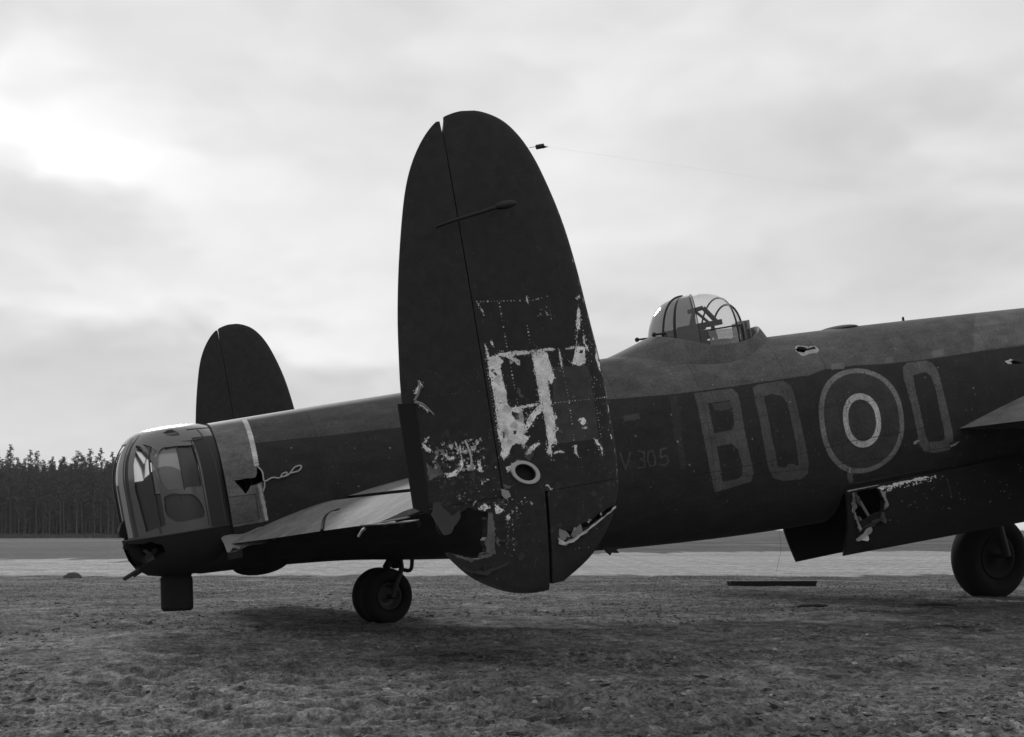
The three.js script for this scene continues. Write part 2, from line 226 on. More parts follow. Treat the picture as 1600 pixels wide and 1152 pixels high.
const FUS = {
  B: [[4.513,0.177],[5.062,0.1772],[5.122,0.1869],[5.122,0.2046],[5.106,0.2399],[5.117,0.2514],[5.144,0.2752],[5.17,0.2986],[5.126,0.3123],[4.6,0.3228],[4.541,0.2871],[4.502,0.2331]],
  B1: [[4.669,0.1974],[4.986,0.197],[5.001,0.209],[4.971,0.2335],[4.926,0.2398],[4.667,0.2417],[4.659,0.2217]],
  B1p: [[4.711,0.1993],[5.005,0.1986],[4.997,0.2095],[4.843,0.2122],[4.738,0.2098]],
  B2: [[4.673,0.2552],[4.894,0.2542],[4.967,0.2605],[5.012,0.2818],[5.002,0.2993],[4.931,0.3046],[4.71,0.3061]],
  Q: [[5.363,0.1803],[5.46,0.1758],[5.838,0.1747],[5.929,0.1839],[5.945,0.2007],[5.949,0.2323],[5.98,0.2599],[6.015,0.2958],[5.995,0.3113],[5.903,0.3197],[5.611,0.3182],[5.466,0.3109],[5.387,0.2897],[5.355,0.2486],[5.347,0.2047]],
  Q1: [[5.488,0.1989],[5.612,0.1949],[5.755,0.2011],[5.813,0.2141],[5.821,0.2383],[5.844,0.2631],[5.859,0.2965],[5.774,0.2922],[5.702,0.2906],[5.671,0.2952],[5.613,0.2958],[5.542,0.2933],[5.497,0.2548],[5.485,0.2266]],
  O: [[7.762,0.1809],[7.852,0.173],[8.173,0.1733],[8.274,0.1796],[8.323,0.1951],[8.332,0.2239],[8.36,0.2489],[8.411,0.2818],[8.42,0.3026],[8.354,0.3126],[8.095,0.3135],[7.904,0.3072],[7.824,0.2926],[7.779,0.2559],[7.739,0.2256],[7.721,0.2003]],
  O1: [[7.888,0.1972],[8.108,0.1948],[8.181,0.2028],[8.206,0.2199],[8.224,0.2492],[8.264,0.2772],[8.27,0.2921],[8.201,0.2949],[7.985,0.2927],[7.938,0.2795],[7.903,0.2536],[7.868,0.2273]],
  demarc: [[-1.222,0.152],[-0.712,0.1543],[-0.017,0.1618],[0.747,0.1634]],
  demarc2: [[3.446,0.1676],[4.095,0.1732],[4.493,0.1741],[5.071,0.1737],[5.527,0.1721],[6.258,0.1714],[6.539,0.1638],[7.054,0.1649],[7.572,0.17],[8.26,0.1715],[8.926,0.1697],[9.494,0.169],[9.966,0.1693]],
  camo: [[9.843,0.0139],[9.314,0.1033],[9.033,0.1659]],
  camo2: [[7.532,0.0274],[7.025,0.093],[6.796,0.1189],[6.668,0.1522]],
  roundel: [[6.918,0.2489],[7.112,0.1698],[6.87,0.3275],[6.246,0.242],[7.606,0.2551]],
  tailpanel: [[-1.225,0.0202],[-0.873,0.0515],[-0.89,0.1648],[-0.899,0.2132],[-0.875,0.2425],[-0.878,0.3037],[-1.317,0.3099],[-1.311,0.2238],[-1.293,0.1325]],
  tape: [[-0.871,0.0519],[-0.881,0.1161],[-0.89,0.1648],[-0.899,0.205]],
  tape2: [[-0.911,0.2418],[-0.9,0.2689],[-0.891,0.3005]],
  door: [[-1.29,0.2524],[-0.967,0.2528],[-0.968,0.2977],[-1.308,0.304]],
  hole_tail: [[-1.16,0.2283],[-0.929,0.2278],[-0.885,0.2054],[-0.858,0.2195],[-0.846,0.2344],[-0.913,0.2384],[-1.001,0.2409],[-1.07,0.2504],[-1.114,0.2421]],
  string: [[-0.894,0.2079],[-0.858,0.2195],[-0.854,0.2365],[-0.764,0.2324],[-0.677,0.2311],[-0.628,0.2259],[-0.579,0.226],[-0.505,0.2188],[-0.438,0.2183],[-0.47,0.226],[-0.559,0.2289]],
  chip1: [[6.251,0.1075],[6.322,0.0986],[6.405,0.1028],[6.44,0.11],[6.558,0.1054],[6.561,0.1131],[6.505,0.1127],[6.398,0.1148],[6.344,0.1196],[6.264,0.1143]],
  chip1rim: [[6.241,0.1057],[6.325,0.0946],[6.421,0.0987],[6.469,0.1056],[6.592,0.1009],[6.576,0.1206],[6.531,0.1262],[6.428,0.1238],[6.311,0.1289],[6.261,0.1221],[6.248,0.1172]],
  chip2: [[9.609,0.1959],[9.696,0.1956],[9.861,0.2022],[9.762,0.2032],[9.652,0.2008]],
  chip2rim: [[9.526,0.1948],[9.636,0.1918],[9.701,0.1942],[9.635,0.1968],[9.666,0.201],[9.567,0.2005]],
  chip3: [[8.351,0.3001],[8.475,0.2976],[8.516,0.2988],[8.42,0.3026],[8.365,0.3049]],
  chip3rim: [[8.365,0.3044],[8.434,0.3028],[8.53,0.299],[8.475,0.3057],[8.38,0.3079]],
  chip4: [[7.733,0.2873],[7.8,0.2859],[7.839,0.289],[7.771,0.293],[7.718,0.2913]],
  rects: [[6.659,0.1549],[6.87,0.156],[6.833,0.1676],[6.623,0.1665],[7.536,0.157],[7.681,0.1568],[7.642,0.1686],[7.497,0.1687],[8.355,0.1552],[8.559,0.1558],[8.513,0.1689],[8.31,0.1683],[9.085,0.1565],[9.295,0.157],[9.256,0.1677],[9.046,0.1672],[9.847,0.1559],[10.018,0.1556],[9.982,0.165],[9.812,0.1652],[3.48,0.1999],[3.699,0.1988],[3.694,0.2081],[3.474,0.2092]],
  streak: [[4.145,0.1741],[4.273,0.1764],[4.214,0.2441],[4.211,0.2801],[4.12,0.2789],[4.11,0.236]],
  serial: [[3.348,0.2502],[3.389,0.2694],[3.479,0.2504],[3.59,0.2498],[3.669,0.2519],[3.651,0.258],[3.606,0.2587],[3.658,0.2616],[3.643,0.2698],[3.559,0.2693],[3.72,0.2524],[3.784,0.2511],[3.803,0.2597],[3.784,0.2681],[3.721,0.2692],[3.696,0.2609],[3.975,0.2506],[3.888,0.2511],[3.881,0.2594],[3.962,0.2579],[3.977,0.2653],[3.918,0.271],[3.856,0.2682]],
  chips: [[3.831,0.0715],[4.11,0.1002],[4.299,0.121],[4.297,0.1312],[5.178,0.1294],[5.626,0.1479],[4.815,0.1656],[5.54,0.1674],[5.86,0.2123],[4.315,0.2833],[4.257,0.2738],[5.205,0.2521],[4.124,0.208],[4.145,0.2455],[3.585,0.2325],[5.857,0.2116],[6.321,0.2634],[6.804,0.1168],[7.027,0.1183],[7.77,0.139],[7.037,0.1441],[8.847,0.164],[9.583,0.0939],[9.753,0.1129],[6.781,0.2099],[8.083,0.2041],[8.868,0.2306],[8.339,0.1896],[0.145,0.2577],[0.579,0.2038],[-0.496,0.1782]],
  seam: [[4.269,0.2904],[5.394,0.2837],[6.703,0.2719],[7.989,0.27]]
};

// ---------------------------------------------------------------- ground
// the field: nearly level, falling a hand's breadth beyond the aircraft; rough soil near by
function groundBase(x, d) { return -0.15 * sstep(14.5, 22, d) - 0.11 * sstep(22, 38, d) + 0.02 * (vnoise(x * 0.21 + 3, d * 0.21, 8) - 0.5) * sstep(3, 9, Math.hypot(x + 1.5, d - 14)); }
function groundY(x, z) {
  const d = -z, fade = 1 - sstep(20, 34, d), near = 1 - sstep(8.0, 12.5, d);
  let h = groundBase(x, d);
  if (fade <= 0) return h;
  const a = fbm(x * 1.3, d * 2.6, 3, 21) - 0.5, b = fbm(x * 5.5, d * 8.5, 5, 55) - 0.5, c = vnoise(x * 21, d * 24, 77) - 0.5;
  const spot = (cx, cd, rx, rd) => Math.exp(-(((x - cx) / rx) ** 2) - ((d - cd) / rd) ** 2);          // churned places
  const rutAt = (off, k) => Math.exp(-(((d - 9.3 - 0.16 * (x + 4) + off - 0.25 * Math.sin(x * 0.5)) / 0.13) ** 2)) * k;
  h -= 0.035 * fade * (rutAt(0, 1) + rutAt(1.1, 0.8)) * (0.5 + vnoise(x * 1.7, d, 33)) * sstep(3.2, -1.5, x);
  const patch = Math.min(1, 0.5 * sstep(0.5, 0.68, fbm(x * 0.7 + 5, d * 0.9, 2, 140)) + spot(-0.3, 7.3, 0.8, 0.7) + 0.8 * spot(-2.4, 8.6, 1.4, 1.6) + 0.8 * spot(-1.2, 6.6, 1.6, 0.6) + 0.5 * spot(1.2, 6.4, 1.0, 0.4));
  const ridge = Math.pow(1 - Math.abs(2 * fbm(x * 2.2 + 9, d * 4.1, 3, 160) - 1), 3) - 0.35;
  h += fade * (a * (0.05 + 0.02 * near) + b * (0.028 + 0.045 * patch) + c * (0.013 + 0.012 * patch) + ridge * (0.010 + 0.05 * near * patch) + (vnoise(x * 43, d * 47, 79) - 0.5) * (0.010 + 0.012 * patch) * (1 - sstep(8, 18, d)) + 0.05 * Math.max(0, fbm(x * 4.5, d * 6.5, 2, 170) - 0.52) * (0.4 + 2 * patch));
  return h;
}
const groundMat = new THREE.MeshPhysicalMaterial({ roughness: 1, specularIntensity: 0.15, vertexColors: true });
{
  const S = 1024, c = canvas(S, S), ctx = c.getContext('2d'), im = ctx.createImageData(S, S), d = im.data;
  const tn = (x, y, n, k) => { // tiling noise
    const X = x * n, Y = y * n, i = Math.floor(X), j = Math.floor(Y), u = X - i, v = Y - j, a = u * u * (3 - 2 * u), b = v * v * (3 - 2 * v), m = (q) => ((q % n) + n) % n;
    const p = hash(m(i), m(j), k), q = hash(m(i + 1), m(j), k), r = hash(m(i), m(j + 1), k), s = hash(m(i + 1), m(j + 1), k); return p + (q - p) * a + (r - p) * b + (p - q - r + s) * a * b;
  };
  for (let y = 0, o = 0; y < S; y++) for (let x = 0; x < S; x++, o += 4) {
    const u = x / S, v = y / S;
    let n = 0.5 * tn(u, v, 12, 1) + 0.6 * tn(u, v, 40, 2) + 0.7 * tn(u, v, 120, 3) + 0.8 * tn(u, v, 330, 4) + 0.5 * hash(x, y, 9);
    n = (n / 3.1 - 0.5) * 2;
    const dk = tn(u, v, 200, 12) > 0.9 ? 0.8 : 1, lt = hash(x, y, 31) > 0.994 ? 1.35 : 1;
    const g = Math.min(255, Math.max(20, 176 * (1 + 0.8 * n) * dk * lt)); d[o] = d[o + 1] = d[o + 2] = g; d[o + 3] = 255;
  }
  ctx.putImageData(im, 0, 0);
  const t = texture(c); t.wrapS = t.wrapT = THREE.RepeatWrapping; groundMat.map = t;
  const lines = (lo, hi, step, far, k) => { const o = []; for (let v = lo; v <= hi + 1e-6; v += step) o.push(v); let s = step; for (let v = lo; v > -far;) { s *= k; v -= s; o.unshift(v); } s = step; for (let v = hi; v < far;) { s *= k; v += s; o.push(v); } return o; };
  const xs = lines(-8, 11, 0.036, 900, 1.16), ds = [...lines(4.5, 11, 0.024, 12, 1.16).filter((v) => v <= 11.001), ...lines(11.04, 25, 0.044, 900, 1.16).filter((v) => v >= 11.03)], nx = xs.length, nz = ds.length;
  const p = new Float32Array(nx * nz * 3), uv = new Float32Array(nx * nz * 2), col = new Float32Array(nx * nz * 3), ix = new Uint32Array((nx - 1) * (nz - 1) * 6);
  for (let j = 0, o = 0; j < nz; j++) for (let i = 0; i < nx; i++, o++) {
    const x = xs[i], dd = ds[j], y = groundY(x, -dd);
    p[o * 3] = x; p[o * 3 + 1] = y; p[o * 3 + 2] = -dd; uv[o * 2] = x / 4.7 + vnoise(x * 0.2, dd * 0.2, 3) * 0.3; uv[o * 2 + 1] = dd / 4.7;
    // soil showing through dry grass: patches of two materials
    const g1 = fbm(x * 0.35 + 2, dd * 0.6, 4, 210), g2 = fbm(x * 1.6, dd * 3.4, 4, 230), g3 = fbm(x * 7, dd * 14, 3, 240);
    let a = 0.108 + 0.09 * (g1 - 0.5) + 0.11 * (g2 - 0.5) + 0.10 * (g3 - 0.5);
    a *= 1 - 0.28 * sstep(0.58, 0.68, g2);
    col[o * 3] = col[o * 3 + 1] = col[o * 3 + 2] = Math.max(0.02, a) * 2.1;
  }
  let q = 0; for (let j = 0; j < nz - 1; j++) for (let i = 0; i < nx - 1; i++) { const a = j * nx + i, b = a + 1, e = a + nx, f = e + 1; ix[q++] = a; ix[q++] = b; ix[q++] = f; ix[q++] = a; ix[q++] = f; ix[q++] = e; }
  const g = new THREE.BufferGeometry(); g.setAttribute('position', new THREE.BufferAttribute(p, 3)); g.setAttribute('uv', new THREE.BufferAttribute(uv, 2)); g.setAttribute('color', new THREE.BufferAttribute(col, 3)); g.setIndex(new THREE.BufferAttribute(ix, 1)); g.computeVertexNormals();
  const ground = mesh('ground', g, groundMat, scene);
  ground.userData = { label: 'rough field of bare soil and flattened dry grass', category: 'ground', kind: 'structure' };
}
// darker rank meadow on the other side of the track
{
  const m = new THREE.MeshPhysicalMaterial({ roughness: 1, specularIntensity: 0.15, vertexColors: true, map: groundMat.map });
  const nx = 240, nd = 60, p = [], uv = [], col = [], ix = [];
  for (let i = 0; i < nx; i++) for (let j = 0; j < nd; j++) {
    const x = -420 + 840 * i / (nx - 1), v = j / (nd - 1), d = 54 + 846 * v * v * v, a = 0.072 + 0.06 * (fbm(x * 0.05, d * 0.16, 4, 260) - 0.5) + 0.03 * (vnoise(x * 0.9, d * 0.9, 270) - 0.5);
    p.push(x, groundBase(x, d) + 0.010 + 0.25 * (fbm(x * 0.08, d * 0.1, 2, 280) - 0.5) * sstep(70, 110, d) + 1.7 * sstep(310, 850, d), -d); uv.push(x / 5.3, d / 5.3); col.push(a * 2.1, a * 2.1, a * 2.1);
  }
  for (let i = 0; i < nx - 1; i++) for (let j = 0; j < nd - 1; j++) { const a = i * nd + j, b = a + 1, c = a + nd, e = c + 1; ix.push(a, c, e, a, e, b); }
  const g = new THREE.BufferGeometry(); g.setAttribute('position', new THREE.Float32BufferAttribute(p, 3)); g.setAttribute('uv', new THREE.Float32BufferAttribute(uv, 2)); g.setAttribute('color', new THREE.Float32BufferAttribute(col, 3)); g.setIndex(ix); g.computeVertexNormals();
  const o = mesh('meadow', g, m, scene); o.userData = { label: 'darker rank meadow between the dirt track and the pine wood', category: 'meadow', kind: 'structure' };
}
// pale dirt track crossing behind the aircraft
{
  const m = new THREE.MeshPhysicalMaterial({ roughness: 1, specularIntensity: 0.15, vertexColors: true, map: groundMat.map });
  const nx = 900, nd = 44, p = [], uv = [], col = [], ix = [];
  for (let i = 0; i < nx; i++) {
    const x = -70 + 170 * i / (nx - 1);
    const n0 = 34.5 + 2.6 * (fbm(x * 0.25, 1, 3, 300) - 0.5) + 3.4 * (fbm(x * 1.5, 4, 3, 310) - 0.5) + 2.2 * sstep(4, 24, x), n1 = 58 + 20 * sstep(-5, 14, x) + 10 * (fbm(x * 0.2, 7, 3, 320) - 0.5) + 12 * (fbm(x * 0.9, 3, 4, 325) - 0.5);
    for (let j = 0; j < nd; j++) {
      const d = n0 + (n1 - n0) * j / (nd - 1); p.push(x, groundBase(x, d) + 0.006 + 0.012 * Math.min(1, j, nd - 1 - j), -d); uv.push(x / 3.1, d / 3.1);
      const rut = fbm(x * 0.06, d * 1.1, 3, 330), a0 = 0.275 + 0.16 * (rut - 0.5) + 0.10 * (fbm(x * 0.5, d * 0.9, 3, 340) - 0.5), e = Math.min(d - n0, (n1 - d) * 0.35) / 2.2 + 1.1 * (fbm(x * 0.9, d * 0.8, 4, 350) - 0.5), a = a0 + (0.10 - a0) * (1 - sstep(0.05, 0.45, e)); col.push(a * 2.1, a * 2.1, a * 2.1);
    }
  }
  for (let i = 0; i < nx - 1; i++) for (let j = 0; j < nd - 1; j++) { const a = i * nd + j, b = a + 1, c = a + nd, e = c + 1; ix.push(a, c, e, a, e, b); }
  const g = new THREE.BufferGeometry(); g.setAttribute('position', new THREE.Float32BufferAttribute(p, 3)); g.setAttribute('uv', new THREE.Float32BufferAttribute(uv, 2)); g.setAttribute('color', new THREE.Float32BufferAttribute(col, 3)); g.setIndex(ix); g.computeVertexNormals();
  const road = mesh('dirt_track', g, m, scene); road.userData = { label: 'pale packed dirt track crossing the field behind the aircraft', category: 'track', kind: 'structure' };
}

// ---------------------------------------------------------------- the aircraft
// aircraft frame: x forward, y up, z to its right (towards the viewer); origin on the centre line at the rudder hinge
const YAW = 23 * Math.PI / 180, PITCH = 9.8 * Math.PI / 180;
const craft = new THREE.Group(); craft.name = 'bomber_aircraft'; scene.add(craft);
craft.rotation.order = 'YZX'; craft.rotation.set(0, YAW, PITCH); craft.position.set(-1.519, 0, -13.992);   // base: where the tail wheel stands
craft.userData = { label: 'battle damaged dark four engined bomber with twin tail fins standing on the field', category: 'aircraft' };
function part(o) { o.position.set(-0.368, 1.905, 0.041); craft.add(o); return o; }
function partGroup(name) { const g = new THREE.Group(); g.name = name; return part(g); }

const M = {
  black: mat(0.014, 0.85, { specularIntensity: 0.35 }), blackSatin: mat(0.018, 0.55), dark: mat(0.03, 0.8), camo: mat(0.085, 0.8), metal: mat(0.42, 0.55, { metalness: 0.35 }), dullMetal: mat(0.22, 0.7, { metalness: 0.2 }),
  rubber: mat(0.011, 0.92, { specularIntensity: 0.3 }), hub: mat(0.05, 0.5, { metalness: 0.4 }), interior: mat(0.02, 0.9), canvasGrey: mat(0.048, 0.9), cord: mat(0.35, 0.9), glazingFrame: mat(0.055, 0.6), turretSkin: mat(0.10, 0.22, { specularIntensity: 1, clearcoat: 0.6, clearcoatRoughness: 0.12 }),
  perspex: new THREE.MeshPhysicalMaterial({ color: grey(0.86), roughness: 0.06, transmission: 1, thickness: 0, ior: 1.49 }),
  perspexDark: new THREE.MeshPhysicalMaterial({ color: grey(0.40), roughness: 0.05, transmission: 0.9, thickness: 0, ior: 1.49 }),
  perspexDusty: new THREE.MeshPhysicalMaterial({ color: grey(0.30), roughness: 0.35, transmission: 0.5, thickness: 0, ior: 1.49 }),
  perspexHazy: new THREE.MeshPhysicalMaterial({ color: grey(0.42), roughness: 0.12, transmission: 0.75, thickness: 0, ior: 1.49 }),
};

// --- fuselage skin
const ST = [[-1.25, .655, -.97, .63], [0, .69, -1.10, .70], [1, .71, -1.27, .75], [2, .745, -1.42, .79], [4, .80, -1.64, .85], [6, .80, -1.77, .87], [8, .785, -1.80, .875], [11, .73, -1.80, .875], [14, .65, -1.7, .87], [17, .4, -1.5, .80], [18.6, -.1, -1.1, .45]];
const NEXP = 2.35;
function hermite(x, c) {
  let i = 0; while (i < ST.length - 2 && x > ST[i + 1][0]) i++;
  const m = (k) => k === 0 ? (ST[1][c] - ST[0][c]) / (ST[1][0] - ST[0][0]) : k === ST.length - 1 ? (ST[k][c] - ST[k - 1][c]) / (ST[k][0] - ST[k - 1][0]) : (ST[k + 1][c] - ST[k - 1][c]) / (ST[k + 1][0] - ST[k - 1][0]);
  const h = ST[i + 1][0] - ST[i][0], u = (x - ST[i][0]) / h, u2 = u * u, u3 = u2 * u;
  return (2 * u3 - 3 * u2 + 1) * ST[i][c] + (u3 - 2 * u2 + u) * h * m(i) + (-2 * u3 + 3 * u2) * ST[i + 1][c] + (u3 - u2) * h * m(i + 1);
}
function section(x) { const t = hermite(x, 1), b = hermite(x, 2); return [(t + b) / 2, (t - b) / 2, hermite(x, 3)]; }
function fusePoint(x, t, inset = 0) {
  const [yc, hh, w] = section(x), a = 2 * Math.PI * t, c = Math.cos(a), s = Math.sin(a);
  return [x, yc + (hh - inset) * Math.sign(c) * Math.pow(Math.abs(c), 2 / NEXP), (w - inset) * Math.sign(s) * Math.pow(Math.abs(s), 2 / NEXP)];
}
function fuseTop(x, z) { const [yc, hh, w] = section(x); return yc + hh * Math.pow(Math.max(0, 1 - Math.pow(Math.min(1, Math.abs(z) / w), NEXP)), 1 / NEXP); }
function fuseTex() {
  const W = 2048, H = 2048, c = canvas(W, H), x = c.getContext('2d');
  const U = (p) => [(p[0] + 1.5) / 12 * W, p[1] * H];
  const poly = (pts, l, amp = 0, seed = 1, step = 6) => { let q = pts.map(U); if (amp) q = rough(q, amp, step, seed); x.fillStyle = css(l); x.beginPath(); q.forEach((p, i) => i ? x.lineTo(...p) : x.moveTo(...p)); x.closePath(); x.fill(); };
  const line = (pts, l, w) => { x.strokeStyle = css(l); x.lineWidth = w; x.lineJoin = 'round'; x.lineCap = 'round'; x.beginPath(); pts.map(U).forEach((p, i) => i ? x.lineTo(...p) : x.moveTo(...p)); x.stroke(); };
  const BL = 0.0235, UP = 0.088;
  x.fillStyle = css(BL); x.fillRect(0, 0, W, H);
  // camouflage on top, on both sides; the black of the sides begins at a sprayed edge
  const edge = [[-1.6, 0.205], ...FUS.demarc, [1.6, 0.163], [2.4, 0.158], [3.0, 0.162], ...FUS.demarc2, [10.6, FUS.demarc2[FUS.demarc2.length - 1][1]]];
  for (const side of [0, 1]) {
    const s = (p) => [p[0], side ? 1 - p[1] : p[1]];
    poly([[-1.6, side ? 1.01 : -0.01], ...edge.map(s), [10.6, side ? 1.01 : -0.01]], UP, 0.9, 5 + side, 9);
    poly([[FUS.camo[0][0], side ? 1.01 : -0.01], ...FUS.camo.map(s), s([10.6, edge[edge.length - 1][1] - 0.004]), [10.6, side ? 1.01 : -0.01]], UP * 1.3, 3, 8, 9);
    poly([[FUS.camo2[0][0], side ? 1.01 : -0.01], ...FUS.camo2.map(s), s([5.2, .165]), s([4.6, .12]), [4.4, side ? 1.01 : -0.01]], UP * 1.12, 3, 9, 9);
    poly([s([1.1, -.01]), s([0.95, .05]), s([1.3, .11]), s([1.15, .15]), s([0.1, .15]), s([0.35, .1]), s([0.2, .04]), s([.3, -.01])], UP * 0.8, 3, 19, 9);
    poly([s([2.9, -.01]), s([3.1, .05]), s([2.8, .11]), s([3.3, .155]), s([3.9, .155]), s([3.7, .1]), s([4.0, .04]), s([3.9, -.01])], UP * 0.85, 3, 29, 9);
  }
  for (const side of [0, 1]) { const s = (p) => [p[0], side ? 1 - p[1] : p[1]]; poly([[-1.6, side ? 1.01 : -0.01], ...[[-1.6, 0.205], ...FUS.demarc, [1.6, 0.163], [2.2, 0.159]].map(s), s([2.5, .08]), [2.3, side ? 1.01 : -0.01]], 0.060, 1, 15, 9); }
  // repaired squares along the edge, and a lighter former band
  for (let i = 0; i + 3 < FUS.rects.length; i += 4) poly(FUS.rects.slice(i, i + 4), i < 20 ? 0.13 : 0.055, 1.5, 30 + i);
  poly(FUS.streak, 0.034, 5, 44, 12);
  // tail panel in bare primer, with tape, door outline
  poly(FUS.tailpanel, 0.135, 1.5, 50); line(FUS.tape, 0.52, 9); line(FUS.tape2, 0.40, 6); poly(FUS.door, 0.11, 1); line([...FUS.door, FUS.door[0]], 0.05, 2.5);
  line([FUS.door[1].map((v, k) => v + (k ? -.006 : .02)), FUS.door[2].map((v, k) => v + (k ? 0 : .03))], 0.09, 3);
  poly([[-1.0, .325], [-0.86, .318], [-0.85, .345], [-1.05, .352]], 0.30, 6, 61, 5);
  // codes, roundel, serial
  const CODE = 0.082;
  poly(FUS.B, CODE, 0.6, 70); poly(FUS.B1, BL, 0.6, 71); poly(FUS.B1p, 0.058, 1.5, 72); poly(FUS.B2, BL, 0.6, 73);
  poly(FUS.Q, CODE * 0.93, 0.6, 74); poly(FUS.Q1, BL, 0.8, 75); poly(FUS.O, CODE * 1.18, 0.5, 76); poly(FUS.O1, BL, 0.5, 77);
  const ctr = U(FUS.roundel[0]);
  const rx = (FUS.roundel[4][0] - FUS.roundel[3][0]) / 2 / 12 * W, ry = (FUS.roundel[2][1] - FUS.roundel[1][1]) / 2 * H;
  const cx = (U(FUS.roundel[3])[0] + U(FUS.roundel[4])[0]) / 2, cy = (U(FUS.roundel[1])[1] + U(FUS.roundel[2])[1]) / 2;
  for (const [k, l] of [[1, 0.165], [0.885, 0.042], [0.445, 0.47], [0.325, 0.045]]) { x.fillStyle = css(l); x.beginPath(); x.ellipse(k < 0.5 ? (cx + ctr[0]) / 2 : cx, k < 0.5 ? (cy * 0.5 + ctr[1] * 0.5) : cy, rx * k, ry * k, 0, 0, 7); x.fill(); }
  const sv = FUS.serial; for (const [a, b, closed] of [[0, 3], [3, 10], [10, 16, 1], [16, 23]]) { const q = sv.slice(a, b); if (closed) q.push(q[0]); line(q, 0.058, 4); }
  // skin joints, seams, chips
  x.globalAlpha = 0.8; for (const xx of [-0.2, 1.05, 2.3, 3.45, 4.6, 5.9, 6.55, 8.0, 9.3]) line([[xx, 0], [xx, 1]], 0.028, 1.2); x.globalAlpha = 1;
  x.globalAlpha = 0.5; line(FUS.seam, 0.008, 2.5); line([[3.5, .298], [5.9, .303], [9.8, .31]], 0.008, 2); line([[-.9, .2], [3, .215]], 0.012, 2); x.globalAlpha = 1;
  const r = rng(12);
  for (const p of FUS.chips) poly([0, 1, 2, 3, 4, 5].map((k) => [p[0] + Math.cos(k) * (0.004 + 0.018 * r()), p[1] + Math.sin(k) * (0.0006 + 0.0016 * r())]), 0.14 + 0.16 * r(), 0.6, 90);
  for (let k = 0; k < 520; k++) { const px = -1.2 + r() * 11.6, pt = r() < 0.4 ? r() * 0.17 : 0.17 + r() * 0.2, s = 0.004 + 0.012 * r() * r(); poly([0, 1.3, 2.4, 3.6, 5].map((q) => [px + Math.cos(q) * s, pt + Math.sin(q) * s * 0.16]), pt < 0.17 ? (r() < 0.5 ? 0.13 : 0.05) : 0.05 + 0.05 * r()); }
  for (let k = 0; k < 90; k++) { const px = -1 + r() * 11, pt = 0.02 + r() * 0.33, dx = (r() - 0.5) * 0.4, dt = (r() - 0.5) * 0.02; x.globalAlpha = 0.35; line([[px, pt], [px + dx, pt + dt]], pt < 0.17 ? 0.13 : 0.05, 1); x.globalAlpha = 1; }
  // rubbed paint round shell holes and below the wing
  poly(FUS.chip1rim, 0.36, 3, 100, 5); poly(FUS.chip2rim, 0.5, 2, 101, 5); poly([[6.62, 0.312], [6.70, 0.316], [6.745, 0.336], [6.70, 0.35], [6.64, 0.332]], 0.10, 4, 106, 4); poly([[6.66, 0.314], [6.69, 0.316], [6.70, 0.324], [6.66, 0.322]], 0.3, 3, 107, 4); poly(FUS.chip3rim, 0.3, 2, 102, 5); poly(FUS.chip4, 0.3, 2, 103, 5);
  // rivet rows along the frames and stringers
  for (const xx of [-0.2, 0.4, 1.05, 1.7, 2.3, 2.9, 3.45, 4.0, 4.6, 5.25, 5.9, 6.55, 7.3, 8.0, 8.65, 9.3]) for (let t = 0; t < 1; t += 0.0055) { const q = U([xx + 0.012, t]); x.globalAlpha = 0.35 + 0.3 * r(); x.fillStyle = css(r() < 0.7 ? 0.012 : 0.09); x.fillRect(q[0], q[1], 1.3, 2.0); }
  for (const t of [0.085, 0.125, 0.2, 0.24, 0.275, 0.34]) for (let xx = -1.2; xx < 10.5; xx += 0.036) { const q = U([xx, t]); x.globalAlpha = 0.25 + 0.25 * r(); x.fillStyle = css(r() < 0.7 ? 0.012 : 0.09); x.fillRect(q[0], q[1], 1.3, 1.8); } x.globalAlpha = 1;
  for (const t of [0.105, 0.225, 0.36]) { x.globalAlpha = 0.5; line([[-1.2, t], [10.6, t + 0.004]], 0.011, 1.4); } x.globalAlpha = 1;
  for (let k = 0; k < 70; k++) { const px = -0.8 + r() * 11, t0 = 0.16 + r() * 0.1, L = 0.01 + 0.05 * r(); x.globalAlpha = 0.18; line([[px, t0], [px + (r() - 0.5) * 0.03, t0 + L]], r() < 0.5 ? 0.06 : 0.01, 1 + 3 * r()); } x.globalAlpha = 1;
  // scuffed and flaked letters
  for (let k = 0; k < 260; k++) { const px = 4.2 + r() * 4.6, pt = 0.17 + r() * 0.17, s = 0.006 + 0.02 * r() * r(); x.globalAlpha = 0.5; poly([0, 1.1, 2.2, 3.3, 4.4, 5.5].map((q) => [px + Math.cos(q) * s * (0.4 + r()), pt + Math.sin(q) * s * 0.16 * (0.4 + r())]), r() < 0.65 ? 0.026 : 0.075); } x.globalAlpha = 1;
  // soot and dirt blotches
  grainTexture(c, 0.38, 34, 7, 0.45);
  return texture(c);
}
